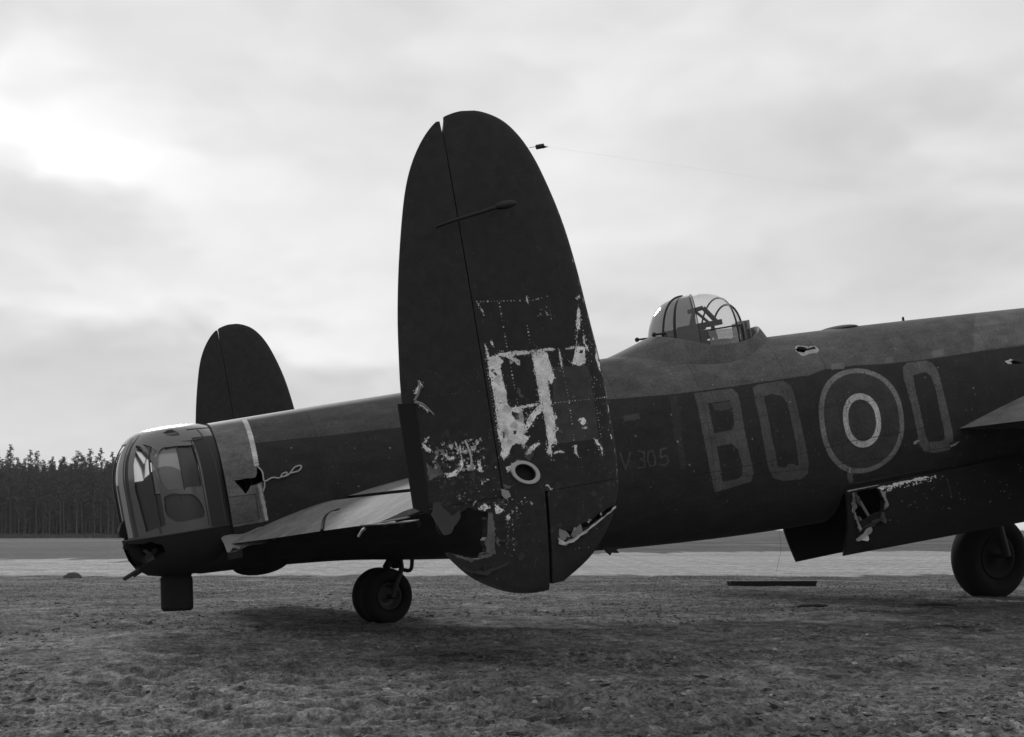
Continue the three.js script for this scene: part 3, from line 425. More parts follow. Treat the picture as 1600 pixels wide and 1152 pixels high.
function radialCutter(poly, out = 0.12, inn = 0.16) {                // a plug through the skin, following it
  const q = rough(poly.map((p) => [p[0], p[1] * 6.6]), 0.008, 0.05, 7).map((p) => [p[0], p[1] / 6.6]);
  if (THREE.ShapeUtils.area(q.map((p) => new THREE.Vector2(p[0], -p[1] * 6.6))) < 0) q.reverse();
  const a = [], b = []; for (const [x, t] of q) { const [, yc] = [0, section(x)[0]], p = fusePoint(x, t), n = new THREE.Vector3(0, (p[1] - yc), p[2]).normalize(); a.push([p[0], p[1] + n.y * out, p[2] + n.z * out]); b.push([p[0], p[1] - n.y * inn, p[2] - n.z * inn]); }
  const tri = THREE.ShapeUtils.triangulateShape(q.map((p) => new THREE.Vector2(p[0], -p[1] * 6.6)), []);
  const P = [], flip = false;
  for (const [i, j, k] of tri) { const s = flip ? [i, k, j] : [i, j, k]; P.push(a[s[0]], a[s[1]], a[s[2]], b[s[0]], b[s[2]], b[s[1]]); }
  for (let i = 0; i < q.length; i++) { const j = (i + 1) % q.length; if (flip) P.push(a[i], a[j], b[j], a[i], b[j], b[i]); else P.push(a[i], b[i], b[j], a[i], b[j], a[j]); }
  const g = new THREE.BufferGeometry(); g.setAttribute('position', new THREE.Float32BufferAttribute(P.flat(), 3)); g.setAttribute('uv', new THREE.Float32BufferAttribute(new Array(P.length * 2).fill(0.02), 2)); g.computeVertexNormals(); return g;
}
const fuselage = (() => {
  const nx = 190, nt = 129, X = (u) => -1.25 + u * 19.85;
  const o = grid(nt, nx, (u, v) => fusePoint(X(v), u === 1 ? 0 : u), (u, v) => [(X(v) + 1.5) / 12, 1 - u]);
  const i = grid(nt, nx, (u, v) => fusePoint(X(v), u === 1 ? 0 : 1 - u, 0.03), () => [0.02, 0.01]);
  const ring = (x, flip) => grid(nt, 2, (u, v) => fusePoint(x, (flip ? u : 1 - u) % 1, v ? 0.03 : 0), () => [0.02, 0.01]);
  for (const g of [o, i]) g.computeVertexNormals();
  // weld the normals at the seam
  for (const g of [o, i]) { const N = g.attributes.normal; for (let j = 0; j < nx; j++) { const a = j * nt, b = a + nt - 1, n = new THREE.Vector3(N.getX(a) + N.getX(b), N.getY(a) + N.getY(b), N.getZ(a) + N.getZ(b)).normalize(); N.setXYZ(a, n.x, n.y, n.z); N.setXYZ(b, n.x, n.y, n.z); } }
  const r0 = ring(-1.25, false), r1 = ring(18.6, true); r0.computeVertexNormals(); r1.computeVertexNormals();
  // orientation: make the outer faces look outwards
  const p = fusePoint(3, 0.25); const N = o.attributes.normal; let flipped = false; { const k = Math.round((3 + 1.25) / 19.85 * (nx - 1)) * nt + 32; flipped = N.getZ(k) < 0; }
  const fl = (g) => { const ix = g.index.array; for (let k = 0; k < ix.length; k += 3) { const t = ix[k]; ix[k] = ix[k + 1]; ix[k + 1] = t; } const n = g.attributes.normal; for (let k = 0; k < n.count; k++) n.setXYZ(k, -n.getX(k), -n.getY(k), -n.getZ(k)); };
  if (flipped) [o, i, r0, r1].forEach(fl);
  let g = merge(o, i, r0, r1);
  const bay = new THREE.BoxGeometry(9.0, 1.3, 1.36); bay.translate(11.1, -2.0, 0);
  g = cut(g, radialCutter(FUS.chip1), radialCutter(FUS.hole_tail), radialCutter(FUS.chip2), radialCutter(FUS.chip3), bay);
  const m = mesh('fuselage', g, new THREE.MeshPhysicalMaterial({ map: fuseTex(), roughness: 0.7, specularIntensity: 0.45 }));
  m.userData.label = 'dark fuselage with dull red code letters, a roundel and shell holes';
  return part(m);
})();
mesh('bulkhead', new THREE.BoxGeometry(0.03, 1.2, 0.95).translate(-0.95, -0.15, 0), M.interior, fuselage);
mesh('bay_roof', new THREE.BoxGeometry(8.9, 0.05, 1.5).translate(11.1, -1.28, 0), M.interior, fuselage);
{ // blister under the tail, aerial post, roof hatch lip, torn cord, torn skin under the belly
  const b = new THREE.SphereGeometry(1, 24, 12); b.scale(0.32, 0.13, 0.26); b.translate(-0.93, -0.955, 0.1); mesh('belly_blister', b, M.black, fuselage);
  mesh('aerial_post', new THREE.CylinderGeometry(0.014, 0.02, 0.07, 8).translate(8.6, 0.80, 0), M.dark, fuselage);
  const h = new THREE.SphereGeometry(1, 24, 10, 0, Math.PI * 2, 0, Math.PI / 2); h.scale(0.28, 0.05, 0.25); h.translate(7.45, fuseTop(7.45, 0) - 0.012, 0); mesh('roof_hatch', h, M.camo, fuselage);
  mesh('torn_cord', tube([[-0.894, 0.097, 0.645], [-0.858, 0.033, 0.66], [-0.854, -0.068, 0.675], [-0.764, -0.045, 0.68], [-0.69, -0.06, 0.685], [-0.65, -0.02, 0.685], [-0.60, -0.015, 0.69], [-0.63, -0.05, 0.69], [-0.69, -0.052, 0.695], [-0.60, -0.045, 0.69], [-0.505, 0.031, 0.69], [-0.438, 0.032, 0.69], [-0.47, -0.013, 0.70], [-0.565, -0.028, 0.69]], 0.009, 80, 6), M.cord, fuselage);
  mesh('torn_cord', tube([[-0.854, -0.068, 0.672], [-0.86, -0.12, 0.672], [-0.885, -0.17, 0.672]], 0.008, 14, 6), M.cord, fuselage);
}

// --- bomb doors, hanging open either side of the bay
function bombDoor(z, sgn, x0t, x0b, x1, yTop, yBotA, yBotB, hole) {
  const f = (u, v, off) => { const y0 = yTop, yb = yBotA + (yBotB - yBotA) * u, xa = x0t + (x0b - x0t) * v, y = y0 + (yb - y0) * v; return [xa + (x1 - xa) * u, y, sgn * (z + 0.07 * Math.sin(v * Math.PI * 0.9) + off)]; };
  const n = 36, k = 18, uvf = (u, v) => [u, 1 - v];
  const a = grid(n, k, (u, v) => f(u, 1 - v, 0.02), (u, v) => [u, v]), b = grid(n, k, (u, v) => f(1 - u, 1 - v, -0.02), (u, v) => [1 - u, v]);
  const e = [grid(n, 2, (u, v) => f(u, 1, v ? 0.02 : -0.02), uvf), grid(n, 2, (u, v) => f(u, 0, v ? -0.02 : 0.02), uvf), grid(2, k, (u, v) => f(0, 1 - v, u ? 0.02 : -0.02), uvf), grid(2, k, (u, v) => f(1, 1 - v, u ? -0.02 : 0.02), uvf)];
  [a, b, ...e].forEach((g) => g.computeVertexNormals());
  if (sgn < 0) [a, b, ...e].forEach((g) => { const ix = g.index.array; for (let q = 0; q < ix.length; q += 3) { const t = ix[q]; ix[q] = ix[q + 1]; ix[q + 1] = t; } g.computeVertexNormals(); });
  let g = merge(a, b, ...e); if (hole) g = cut(g, hole); return g;
}
{
  const c = canvas(2048, 512), x = c.getContext('2d'); x.fillStyle = css(0.012); x.fillRect(0, 0, 2048, 512);
  const Ux = (v) => (v - 6.45) / (15 - 6.45) * 2048, Uy = (y) => (-1.345 - y) / 0.86 * 512, r = rng(4);
  const P = (pts, l, amp, s) => { const q = rough(pts.map((p) => [Ux(p[0]), Uy(p[1])]), amp, 7, s); x.fillStyle = css(l); x.beginPath(); q.forEach((p, i) => i ? x.lineTo(...p) : x.moveTo(...p)); x.fill(); };
  for (let k = 0; k < 95; k++) { const u = r(), px = 6.98 + u * 0.9, w = 0.085 * (1 - u * 0.55), py = -1.36 - r() * r() * w * 1.6 - 0.02; const s = 0.005 + 0.014 * r(); P([[px - s, py], [px, py + s * 0.7], [px + s, py - s * 0.2], [px + s * 0.3, py - s]], 0.25 + 0.35 * r(), 1, k); }
  for (let k = 0; k < 60; k++) { const px = 7.0 + r() * 2.4, py = -1.38 - r() * 0.5, s = 0.006 + 0.01 * r(); P([[px - s, py], [px, py + s], [px + s, py - s * .5]], 0.10 + 0.12 * r(), 0.6, k); }
  for (let k = 0; k < 26; k++) { const u = Math.pow(r(), 1.3), px = 6.99 + u * 0.75, py = -1.375 - r() * 0.05 * (1 - u), a = 0.03 + 0.05 * r(), h = 0.008 + 0.014 * r(); P([[px - a, py], [px - a * .3, py + h], [px + a, py + h * .2], [px + a * .5, py - h], [px - a * .4, py - h * .6]], 0.35 + 0.25 * r(), 3, 60 + k); }
  P([[6.46, -1.35], [6.95, -1.352], [6.95, -1.362], [6.46, -1.365]], 0.28, 1, 5);
  x.strokeStyle = css(0.12); x.lineWidth = 1.2; x.beginPath(); x.moveTo(Ux(8.05), Uy(-1.45)); x.lineTo(Ux(8.1), Uy(-1.72)); x.stroke();
  grainTexture(c, 0.3, 40, 3);
  const hole = prism(rough([[6.58, -1.36], [6.967, -1.38], [7.031, -1.546], [6.938, -1.70], [6.70, -1.74], [6.58, -1.80], [6.53, -1.62], [6.55, -1.45]], 0.025, 0.06, 3), 0.5, 1.3);
  const d1 = part(mesh('bomb_door', bombDoor(0.88, 1, 6.5, 6.3, 15.4, -1.345, -2.167, -2.42, hole), new THREE.MeshPhysicalMaterial({ map: texture(c), roughness: 0.8, specularIntensity: 0.3 })));
  d1.userData.label = 'open bomb door with a ragged shell hole and scraped paint';
  // bent metal round the hole
  let bent = 0; const sh = (pts, t, mtl, n) => { const q = prism(rough(pts, 0.014, 0.03, 70 + bent++), 0, t), P = q.attributes.position; for (let i = 0; i < P.count; i++) P.setZ(i, P.getZ(i) + 0.05 * Math.sin(P.getX(i) * 31 + P.getY(i) * 17) * 0.6); q.computeVertexNormals(); return mesh(n, q, mtl, d1); };
  const s1 = sh([[6.47, -2.0], [6.58, -1.93], [6.72, -1.86], [6.73, -1.92], [6.66, -1.99], [6.62, -2.03], [6.56, -2.01]], 0.012, M.metal, 'bent_skin'); s1.position.z = 0.985;
  const s2 = sh([[6.52, -1.60], [6.56, -1.58], [6.60, -1.68], [6.68, -1.75], [6.70, -1.83], [6.66, -1.86], [6.63, -1.76], [6.56, -1.70]], 0.012, M.dullMetal, 'bent_skin'); s2.position.z = 0.985; s2.rotation.y = 0.02;
  const s3 = sh([[6.90, -1.72], [6.97, -1.70], [7.02, -1.82], [6.95, -1.86], [6.88, -1.80]], 0.012, M.canvasGrey, 'bent_skin'); s3.position.z = 0.985;
  const s4 = sh([[6.53, -1.36], [6.60, -1.40], [6.66, -1.50], [6.60, -1.58], [6.53, -1.52]], 0.012, M.dark, 'bent_skin'); s4.position.z = 0.975;
  const s5 = sh([[6.96, -1.40], [7.05, -1.46], [7.07, -1.58], [6.99, -1.68], [6.98, -1.56]], 0.012, M.dullMetal, 'bent_skin'); s5.position.z = 0.98;
  const s6 = sh([[6.60, -1.86], [6.75, -1.80], [6.93, -1.76], [6.90, -1.81], [6.74, -1.86]], 0.012, M.canvasGrey, 'bent_skin'); s6.position.z = 0.99;
  const s7 = sh([[6.50, -1.40], [6.53, -1.38], [6.55, -1.70], [6.58, -1.86], [6.53, -1.90], [6.50, -1.70]], 0.012, M.dullMetal, 'bent_skin'); s7.position.z = 0.97;
  const d2 = part(mesh('bomb_door', bombDoor(0.86, -1, 6.64, 6.85, 15.4, -1.345, -2.39, -2.45), M.black));
  mesh('door_strut', bar([6.85, -1.32, 0.55], [6.9, -1.95, 0.9], 0.03, 0.03), M.dullMetal, d1);
  mesh('loose_wire', tube([[6.62, -1.9, -0.86], [6.56, -2.15, -0.80], [6.42, -2.45, -0.78]], 0.002, 16, 5), M.dark, d2);
}

// --- fins and rudders
const finOutline = new THREE.CatmullRomCurve3(FIN.outline.map((p) => new THREE.Vector3(p[0], p[1], 0)), true, 'centripetal').getPoints(900);
function finXslow(y) { let a = 1e9, b = -1e9; for (let i = 0; i < finOutline.length - 1; i++) { const p = finOutline[i], q = finOutline[i + 1]; if ((p.y - y) * (q.y - y) <= 0 && p.y !== q.y) { const x = p.x + (q.x - p.x) * (y - p.y) / (q.y - p.y); a = Math.min(a, x); b = Math.max(b, x); } } return [a, b]; }
const finTable = (() => { const lo = Math.min(...finOutline.map((p) => p.y)), hi = Math.max(...finOutline.map((p) => p.y)), n = 3000, t = []; for (let i = 0; i <= n; i++) t.push(finXslow(Math.min(hi - 1e-5, Math.max(lo + 1e-5, lo + (hi - lo) * i / n)))); return { lo, hi, n, t }; })();
function finX(y) { const { lo, hi, n, t } = finTable, f = Math.min(n - 1e-6, Math.max(0, (y - lo) / (hi - lo) * n)), i = Math.floor(f), u = f - i; return [t[i][0] + (t[i + 1][0] - t[i][0]) * u, t[i][1] + (t[i + 1][1] - t[i][1]) * u]; }
const FY1 = Math.max(...finOutline.map((p) => p.y)) - 0.003, FY0 = Math.min(...finOutline.map((p) => p.y)) + 0.003;
function finHalf(x, y) { const [a, b] = finX(y), c = Math.max(b - a, 1e-3), u = Math.min(1, Math.max(0, (b - x) / c)); return Math.max(0.006, 5 * 0.125 * c * (0.2969 * Math.sqrt(u) - 0.126 * u - 0.3516 * u * u + 0.2843 * u ** 3 - 0.1015 * u ** 4)); }
function plate(y0, y1, rows, cols, xa, xb, ease) {
  const ys = []; for (let j = 0; j < rows; j++) { const t = j / (rows - 1); ys.push(y0 + (y1 - y0) * ease(t)); }
  const pt = (i, j, s) => { const y = ys[j], a = xa(y), b = xb(y), t = i / (cols - 1), e = 0.35 * t + 0.65 * (1 - Math.pow(1 - t, 1.8)) , x = a + (b - a) * e; return [x, y, s * finHalf(x, y)]; };
  const uv = (u, v, q) => [(q[0] + 0.8) / 2.0, (q[1] + 1.35) / 3.85];
  const f = grid(cols, rows, (u, v, i, j) => pt(i, j, 1), uv), b = grid(cols, rows, (u, v, i, j) => pt(cols - 1 - i, j, -1), uv);
  const e = [grid(2, rows, (u, v, i, j) => pt(0, j, i ? 1 : -1), uv), grid(2, rows, (u, v, i, j) => pt(cols - 1, j, i ? -1 : 1), uv), grid(cols, 2, (u, v, i, j) => pt(i, 0, j ? 1 : -1), uv), grid(cols, 2, (u, v, i, j) => pt(i, rows - 1, j ? -1 : 1), uv)];
  [f, b, ...e].forEach((g) => g.computeVertexNormals());
  return merge(f, b, ...e);
}
const LOWHINGE = (y) => 0.345 - 0.07 * (-0.5 - y);
const easeTop = (t) => 1 - Math.pow(1 - t, 2.2), easeBot = (t) => Math.pow(t, 1.8), easeBoth = (t) => 0.5 - 0.5 * Math.cos(Math.PI * t);
function finGeos(open) {
  const gap = (y) => 0.004 + (open ? 0.026 * sstep(2.23, 2.36, y) : 0);
  const upFin = plate(-0.505, FY1, 80, 26, (y) => Math.min(Math.max(gap(y), finX(y)[0]), finX(y)[1] - 0.004), (y) => finX(y)[1], easeTop);
  const lowFin = plate(FY0 + 0.045, -0.509, 40, 22, (y) => Math.min(LOWHINGE(y) + 0.014, finX(y)[1] - 0.02), (y) => finX(y)[1], easeBot);
  const upRud = plate(-0.490, 2.335, 70, 20, (y) => finX(y)[0], (y) => Math.max(-0.005, finX(y)[0] + 0.01), easeTop);
  const lowRud = plate(FY0, -0.494, 40, 24, (y) => finX(y)[0], (y) => Math.min(LOWHINGE(y) - 0.012, finX(y)[1] - 0.005), easeBot);
  return [upFin, lowFin, upRud, lowRud];
}
function finTex(damaged) {
  const W = 1024, H = 2048, c = canvas(W, H), x = c.getContext('2d');
  const U = (p) => [(p[0] + 0.8) / 2.0 * W, (1 - (p[1] + 1.35) / 3.85) * H];
  const poly = (pts, l, amp = 0, seed = 1, step = 7) => { let q = pts.map(U); if (amp) q = rough(q, amp, step, seed); x.fillStyle = css(l); x.beginPath(); q.forEach((p, i) => i ? x.lineTo(...p) : x.moveTo(...p)); x.closePath(); x.fill(); };
  x.fillStyle = css(0.022); x.fillRect(0, 0, W, H);
  const r = rng(damaged ? 31 : 32);
  // panel and rib lines
  x.strokeStyle = css(0.012); x.lineWidth = 1.5; for (const y of [1.9, 1.45, 1.0, 0.56, 0.12, -0.25, -0.72]) { x.beginPath(); x.moveTo(...U([-0.02, y])); x.lineTo(...U([1.2, y + 0.02])); x.stroke(); }
  x.strokeStyle = css(0.026); for (let k = 0; k < 12; k++) { x.beginPath(); x.moveTo(...U([-0.8, 2.1 - k * 0.28])); x.lineTo(...U([-0.03, 2.1 - k * 0.28])); x.stroke(); }
  for (let k = 0; k < 260; k++) { const p = [-0.6 + r() * 1.7, -1.2 + r() * 3.5], s = 0.003 + 0.006 * r(); poly([[p[0] - s, p[1]], [p[0], p[1] + s], [p[0] + s, p[1]], [p[0], p[1] - s]], 0.03 + 0.05 * r() * r()); }
  if (damaged) {
    poly(PANEL, 0.048, 1, 3, 12);
    GREYP.forEach((p, i) => poly(p, 0.12, 4, 300 + i));
    BARE.forEach((p, i) => poly(p, 0.66 + 0.12 * hash(i, 3), 2.4, 200 + i));
    DARKP.forEach((p, i) => poly(p, 0.03, 3, 400 + i));
    BARE.forEach((p, i) => p.forEach((a, k) => { const b = p[(k + 1) % p.length], L = Math.hypot(b[0] - a[0], b[1] - a[1]), n = Math.round(L / 0.006); for (let q = 0; q < n; q++) { const t = r(), o = (r() + r() - 1) * 0.022, e = [a[0] + (b[0] - a[0]) * t - (b[1] - a[1]) / L * o, a[1] + (b[1] - a[1]) * t + (b[0] - a[0]) / L * o], sz = 0.002 + 0.007 * r() * r(); poly([0, 1.2, 2.4, 3.6, 4.9].map((w) => [e[0] + Math.cos(w) * sz * (0.4 + r()), e[1] + Math.sin(w) * sz * (0.4 + r())]), r() < 0.42 ? 0.022 : 0.35 + 0.3 * r()); } }));
    for (let k = 0; k < 170; k++) { const lowR = r() < 0.6, p = lowR ? [-0.52 + r() * 0.55, -0.55 + r() * 0.6] : [0.05 + r() * 0.9, -1.0 + r() * 0.8], s = 0.008 + 0.03 * r() * r(); x.globalAlpha = 0.45; poly([0, 1, 2, 3, 4, 5].map((q) => [p[0] + Math.cos(q) * s * (0.3 + r()), p[1] + Math.sin(q) * s * (0.3 + r())]), 0.035 + 0.06 * r(), 2, 500 + k, 5); x.globalAlpha = 1; }
    for (let k = 0; k < 70; k++) { const p = [-0.55 + r() * 1.55, -1.1 + r() * 2.0], a = r() * 6.3, L = 0.02 + 0.09 * r(); x.globalAlpha = 0.5; x.strokeStyle = css(0.06 + 0.12 * r()); x.lineWidth = 0.8 + r(); x.beginPath(); x.moveTo(...U(p)); x.lineTo(...U([p[0] + Math.cos(a) * L, p[1] + Math.sin(a) * L])); x.stroke(); x.globalAlpha = 1; }
    // stains on the bare metal, copied as blotches with an outline
    for (let k = 0; k < 14; k++) { const p = [0.08 + r() * 0.22, -0.32 + r() * 0.7], s = 0.02 + 0.03 * r(); x.globalAlpha = 0.35; poly([0, 1, 2, 3, 4, 5].map((q) => [p[0] + Math.cos(q) * s * (0.5 + r()), p[1] + Math.sin(q) * s * (0.5 + r())]), 0.22, 5, k); x.globalAlpha = 1; }
    // rivet rows where the paint has flaked
    RIVET.forEach((l, i) => {
      for (let k = 0; k < l.length - 1; k++) {
        const [a, b] = [l[k], l[k + 1]], L = Math.hypot(b[0] - a[0], b[1] - a[1]), n = Math.round(L / 0.026);
        for (let q = 0; q < n; q++) if (r() < 0.8) { const t = (q + 0.3 * r()) / n, p = U([a[0] + (b[0] - a[0]) * t, a[1] + (b[1] - a[1]) * t]), s = (1.1 + 2.4 * r() * r()) * (i < 9 ? 1.3 : 0.85); x.fillStyle = css(i < 9 ? 0.28 + 0.35 * r() : 0.07 + 0.2 * r() * r()); x.beginPath(); x.ellipse(p[0], p[1], s * (0.7 + 0.6 * r()), s, r() * 3, 0, 7); x.fill(); }
      }
    });
    // crumbs of flaked paint
    const crumbs = (x0, x1, y0, y1, n, smax) => { for (let k = 0; k < n; k++) { const p = [x0 + r() * (x1 - x0), y0 + r() * (y1 - y0)], s = 0.003 + smax * r() * r(); poly([0, 1.2, 2.4, 3.4, 4.8].map((q) => [p[0] + Math.cos(q) * s * (0.6 + 0.7 * r()), p[1] + Math.sin(q) * s * (0.6 + 0.7 * r())]), 0.2 + 0.3 * r()); } };
    crumbs(-0.45, -0.1, -0.15, -0.02, 60, 0.010); crumbs(-0.5, -0.14, -0.27, -0.05, 70, 0.020); crumbs(-0.3, -0.02, -0.5, -0.2, 24, 0.007); crumbs(0.04, 0.22, -0.68, -0.52, 16, 0.010); crumbs(0.08, 0.10, -0.7, -0.5, 8, 0.006); crumbs(0.5, 0.62, 0.78, 0.88, 16, 0.006); crumbs(0.4, 0.9, -0.3, 0.9, 40, 0.004);
    crumbs(0.9, 1.06, -0.2, 0.8, 50, 0.006); crumbs(-0.03, 0.05, -0.95, -0.5, 44, 0.008); crumbs(0.45, 0.95, -1.0, -0.85, 14, 0.004);
    // leading edge rubbed in places
    for (let k = 0; k < 60; k++) { const y = -0.6 + r() * 2.3, xe = finX(y)[1] - 0.012 - 0.02 * r(), s = 0.004 + 0.01 * r(); poly([[xe - s * .4, y - s], [xe + s * .4, y - s * .5], [xe + s * .3, y + s * 1.4], [xe - s * .3, y + s]], 0.1 + 0.25 * r()); }
  }
  grainTexture(c, 0.30, 30, damaged ? 15 : 16, 0.55);
  return texture(c);
}
function balance(g) { // rudder mass balance: a small torpedo on an arm
  const bob = new THREE.SphereGeometry(1, 20, 12); bob.scale(0.095, 0.032, 0.032); bob.rotateZ(0.1); bob.translate(0.33, 1.648, 0.20);
  mesh('mass_balance', merge(bob, tube([[-0.20, 1.548, 0.085], [-0.10, 1.566, 0.15], [0.10, 1.603, 0.19], [0.27, 1.638, 0.20]], 0.012, 20, 8, 0.016)), M.blackSatin, g);
}
const FINZ = 5.03;
{ // near fin, damaged
  const g = partGroup('tail_fin'); g.userData.label = 'tall black tail fin with paint shot and torn away to bare metal';
  const [upFin, lowFin, upRud, lowRud] = finGeos(true), m = new THREE.MeshPhysicalMaterial({ map: finTex(true), roughness: 0.74, specularIntensity: 0.5 });
  const tear = prism(rough(FIN.fin_tear, 0.008, 0.03, 5), -0.02, 0.4), hole = prism(rough(FIN.hole_rudder, 0.012, 0.035, 9), -0.5, 0.5);
  // the ring: an oval access hole with a bright rim
  const rc = FIN.ring[0], ang = Math.atan2(FIN.ring[1][1] - FIN.ring[2][1], FIN.ring[1][0] - FIN.ring[2][0]), ra = 0.112, rb = 0.074;
  const oval = (k) => Array.from({ length: 40 }, (_, i) => { const t = i / 40 * 2 * Math.PI, a = ra * k * Math.cos(t), b = rb * k * Math.sin(t); return [rc[0] + a * Math.cos(ang) - b * Math.sin(ang), rc[1] + a * Math.sin(ang) + b * Math.cos(ang)]; });
  const tabcut = prism([[-1, 0.296], [-0.556, 0.296], [-0.579, -0.60], [-1, -0.60]], -0.5, 0.5);
  const add = (n, geo, mt) => { const k = mesh(n, geo, mt, g); k.position.z = FINZ; return k; };
  add('fin', merge(cut(upFin, prism(oval(0.86), 0.02, 0.5)), cut(lowFin, tear)), m);
  const rd = merge(cut(upRud, tabcut, hole), cut(lowRud, tabcut, hole)); add('rudder', rd, m);
  const tb = prism([[-0.688, 0.306], [-0.561, 0.292], [-0.584, -0.536], [-0.700, -0.462]], -0.012, 0.012); const tm = add('trim_tab', tb, M.black); tm.position.z = FINZ + 0.015;
  const rim = new THREE.Shape(oval(1.08).map((p) => new THREE.Vector2(...p))); rim.holes.push(new THREE.Path(oval(0.84).map((p) => new THREE.Vector2(...p))));
  const hz = finHalf(rc[0], rc[1]);
  add('ring_rim', new THREE.ExtrudeGeometry(rim, { depth: 0.012, bevelEnabled: true, bevelSize: 0.004, bevelThickness: 0.004, bevelSegments: 1 }).translate(0, 0, hz - 0.004), M.metal);
  // torn skin: the hanging flap, the lip of the lower tear, curled strips
  const sheet = (pts, z, amp, seed, bend) => { const s = prism(rough(pts, amp, 0.03, seed), 0, 0.008); const P = s.attributes.position; for (let i = 0; i < P.count; i++) P.setZ(i, P.getZ(i) + z + bend(P.getX(i), P.getY(i))); s.computeVertexNormals(); return s; };
  add('torn_skin', sheet(FIN.flap, 0.045, 0.006, 4, (x, y) => 0.16 * Math.max(0, -0.5 - y)), M.canvasGrey);
  const lip = []; FIN.lip.forEach((p) => lip.push(p)); [...FIN.lip].reverse().forEach((p, i) => lip.push([p[0] + 0.004, p[1] + 0.018 + 0.032 * hash(i, 5) * (i > 1 ? 1 : 0.2)]));
  add('torn_skin', sheet(lip, 0.094, 0.006, 6, (x, y) => 0.03 * hash(Math.round(x * 30), 2) - 0.10 * Math.max(0, x - 0.55)), M.metal);
  add('torn_skin', sheet([[0.52, -0.84], [0.585, -0.80], [0.60, -0.86], [0.55, -0.91], [0.50, -0.885]], 0.088, 0.008, 7, (x, y) => 0.2 * (y + 0.88)), M.dullMetal);
  add('torn_skin', sheet([[0.40, -0.80], [0.46, -0.83], [0.49, -0.87], [0.41, -0.92]], 0.075, 0.006, 8, () => 0), M.dullMetal);
  add('torn_skin', tube([[-0.56, 0.315, 0.03], [-0.53, 0.36, 0.05], [-0.51, 0.42, 0.05], [-0.515, 0.455, 0.045]], 0.011, 14, 6, 0.006), M.dullMetal);
  add('torn_skin', tube([[-0.565, 0.30, 0.03], [-0.52, 0.285, 0.05], [-0.47, 0.235, 0.05], [-0.44, 0.19, 0.06]], 0.010, 14, 6, 0.005), M.dullMetal);
  add('torn_skin', tube([[-0.235, -0.03, 0.07], [-0.222, -0.10, 0.085], [-0.215, -0.19, 0.085], [-0.235, -0.25, 0.08]], 0.009, 16, 6), M.metal);
  add('torn_skin', sheet([[-0.03, -0.43], [0.03, -0.455], [0.05, -0.50], [0.005, -0.515], [-0.025, -0.48]], 0.11, 0.006, 9, (x, y) => 0.3 * (y + 0.45)), M.metal);
  add('torn_skin', sheet([[-0.40, -0.985], [-0.25, -1.02], [-0.14, -1.01], [-0.02, -0.985], [-0.04, -1.005], [-0.18, -1.035], [-0.22, -1.06], [-0.29, -1.035]], 0.05, 0.006, 10, (x, y) => 0.2 * (y + 1)), M.canvasGrey);
  add('torn_skin', sheet([[0.80, -1.02], [0.90, -1.045], [0.96, -1.05], [0.925, -1.07], [0.945, -1.095], [0.88, -1.08], [0.86, -1.10], [0.83, -1.07]], -0.02, 0.006, 11, () => 0), M.black);
  // curled flakes of skin standing proud of the damage
  const rf = rng(88); for (const [fx, fy, sz, mt] of [[-0.44, -0.10, 0.07, 1], [-0.36, -0.14, 0.06, 1], [-0.30, -0.07, 0.05, 1], [-0.24, -0.22, 0.08, 1], [-0.40, -0.22, 0.09, 0], [-0.48, -0.19, 0.07, 0], [-0.19, -0.10, 0.05, 1], [-0.13, -0.18, 0.05, 1], [-0.10, -0.33, 0.05, 1], [-0.33, -0.51, 0.08, 0], [-0.22, -0.52, 0.07, 1], [-0.12, -0.54, 0.07, 0], [-0.08, -0.70, 0.08, 0], [-0.07, -0.86, 0.09, 0], [-0.20, -1.00, 0.08, 0], [0.20, 0.50, 0.06, 1], [0.06, 0.44, 0.05, 1], [0.30, 0.10, 0.06, 1], [0.22, -0.10, 0.07, 1], [0.72, 0.45, 0.05, 1], [0.55, -0.85, 0.08, 1], [0.66, -0.80, 0.06, 1], [0.80, -0.76, 0.05, 1]]) {
    const a0 = rf() * 6.3, w = sz * (0.35 + 0.4 * rf()), q = grid(5, 7, (u, v) => { const L = sz * v, cu = 1.6 * v, x = (u - 0.5) * w * (1 - 0.55 * v), y = L * Math.cos(cu * 0.7), z = L * 0.75 * Math.sin(cu * 0.8); return [fx + x * Math.cos(a0) - y * Math.sin(a0), fy + x * Math.sin(a0) + y * Math.cos(a0), finHalf(fx, fy) - 0.004 + z]; }); q.computeVertexNormals(); add('torn_skin', q, mt ? M.metal : M.canvasGrey);
  }
  const bal = new THREE.Group(); balance(bal); const bm = bal.children[0]; bm.position.z = FINZ; g.add(bm);
}
{ // far fin, sound
  const g = partGroup('tail_fin'); g.userData.label = 'intact dark tail fin on the far side of the fuselage';
  const [a, b, c, d] = finGeos(false), m = new THREE.MeshPhysicalMaterial({ map: finTex(false), roughness: 0.74, specularIntensity: 0.5 });
  for (const [n, geo] of [['fin', merge(a, b)], ['rudder', merge(c, d)]]) { const k = mesh(n, geo, m, g); k.position.z = -FINZ; }
  const tb = mesh('trim_tab', prism([[-0.70, 0.306], [-0.64, 0.298], [-0.60, -0.40], [-0.70, -0.42]], -0.012, 0.012), M.black, g); tb.position.z = -FINZ;
}

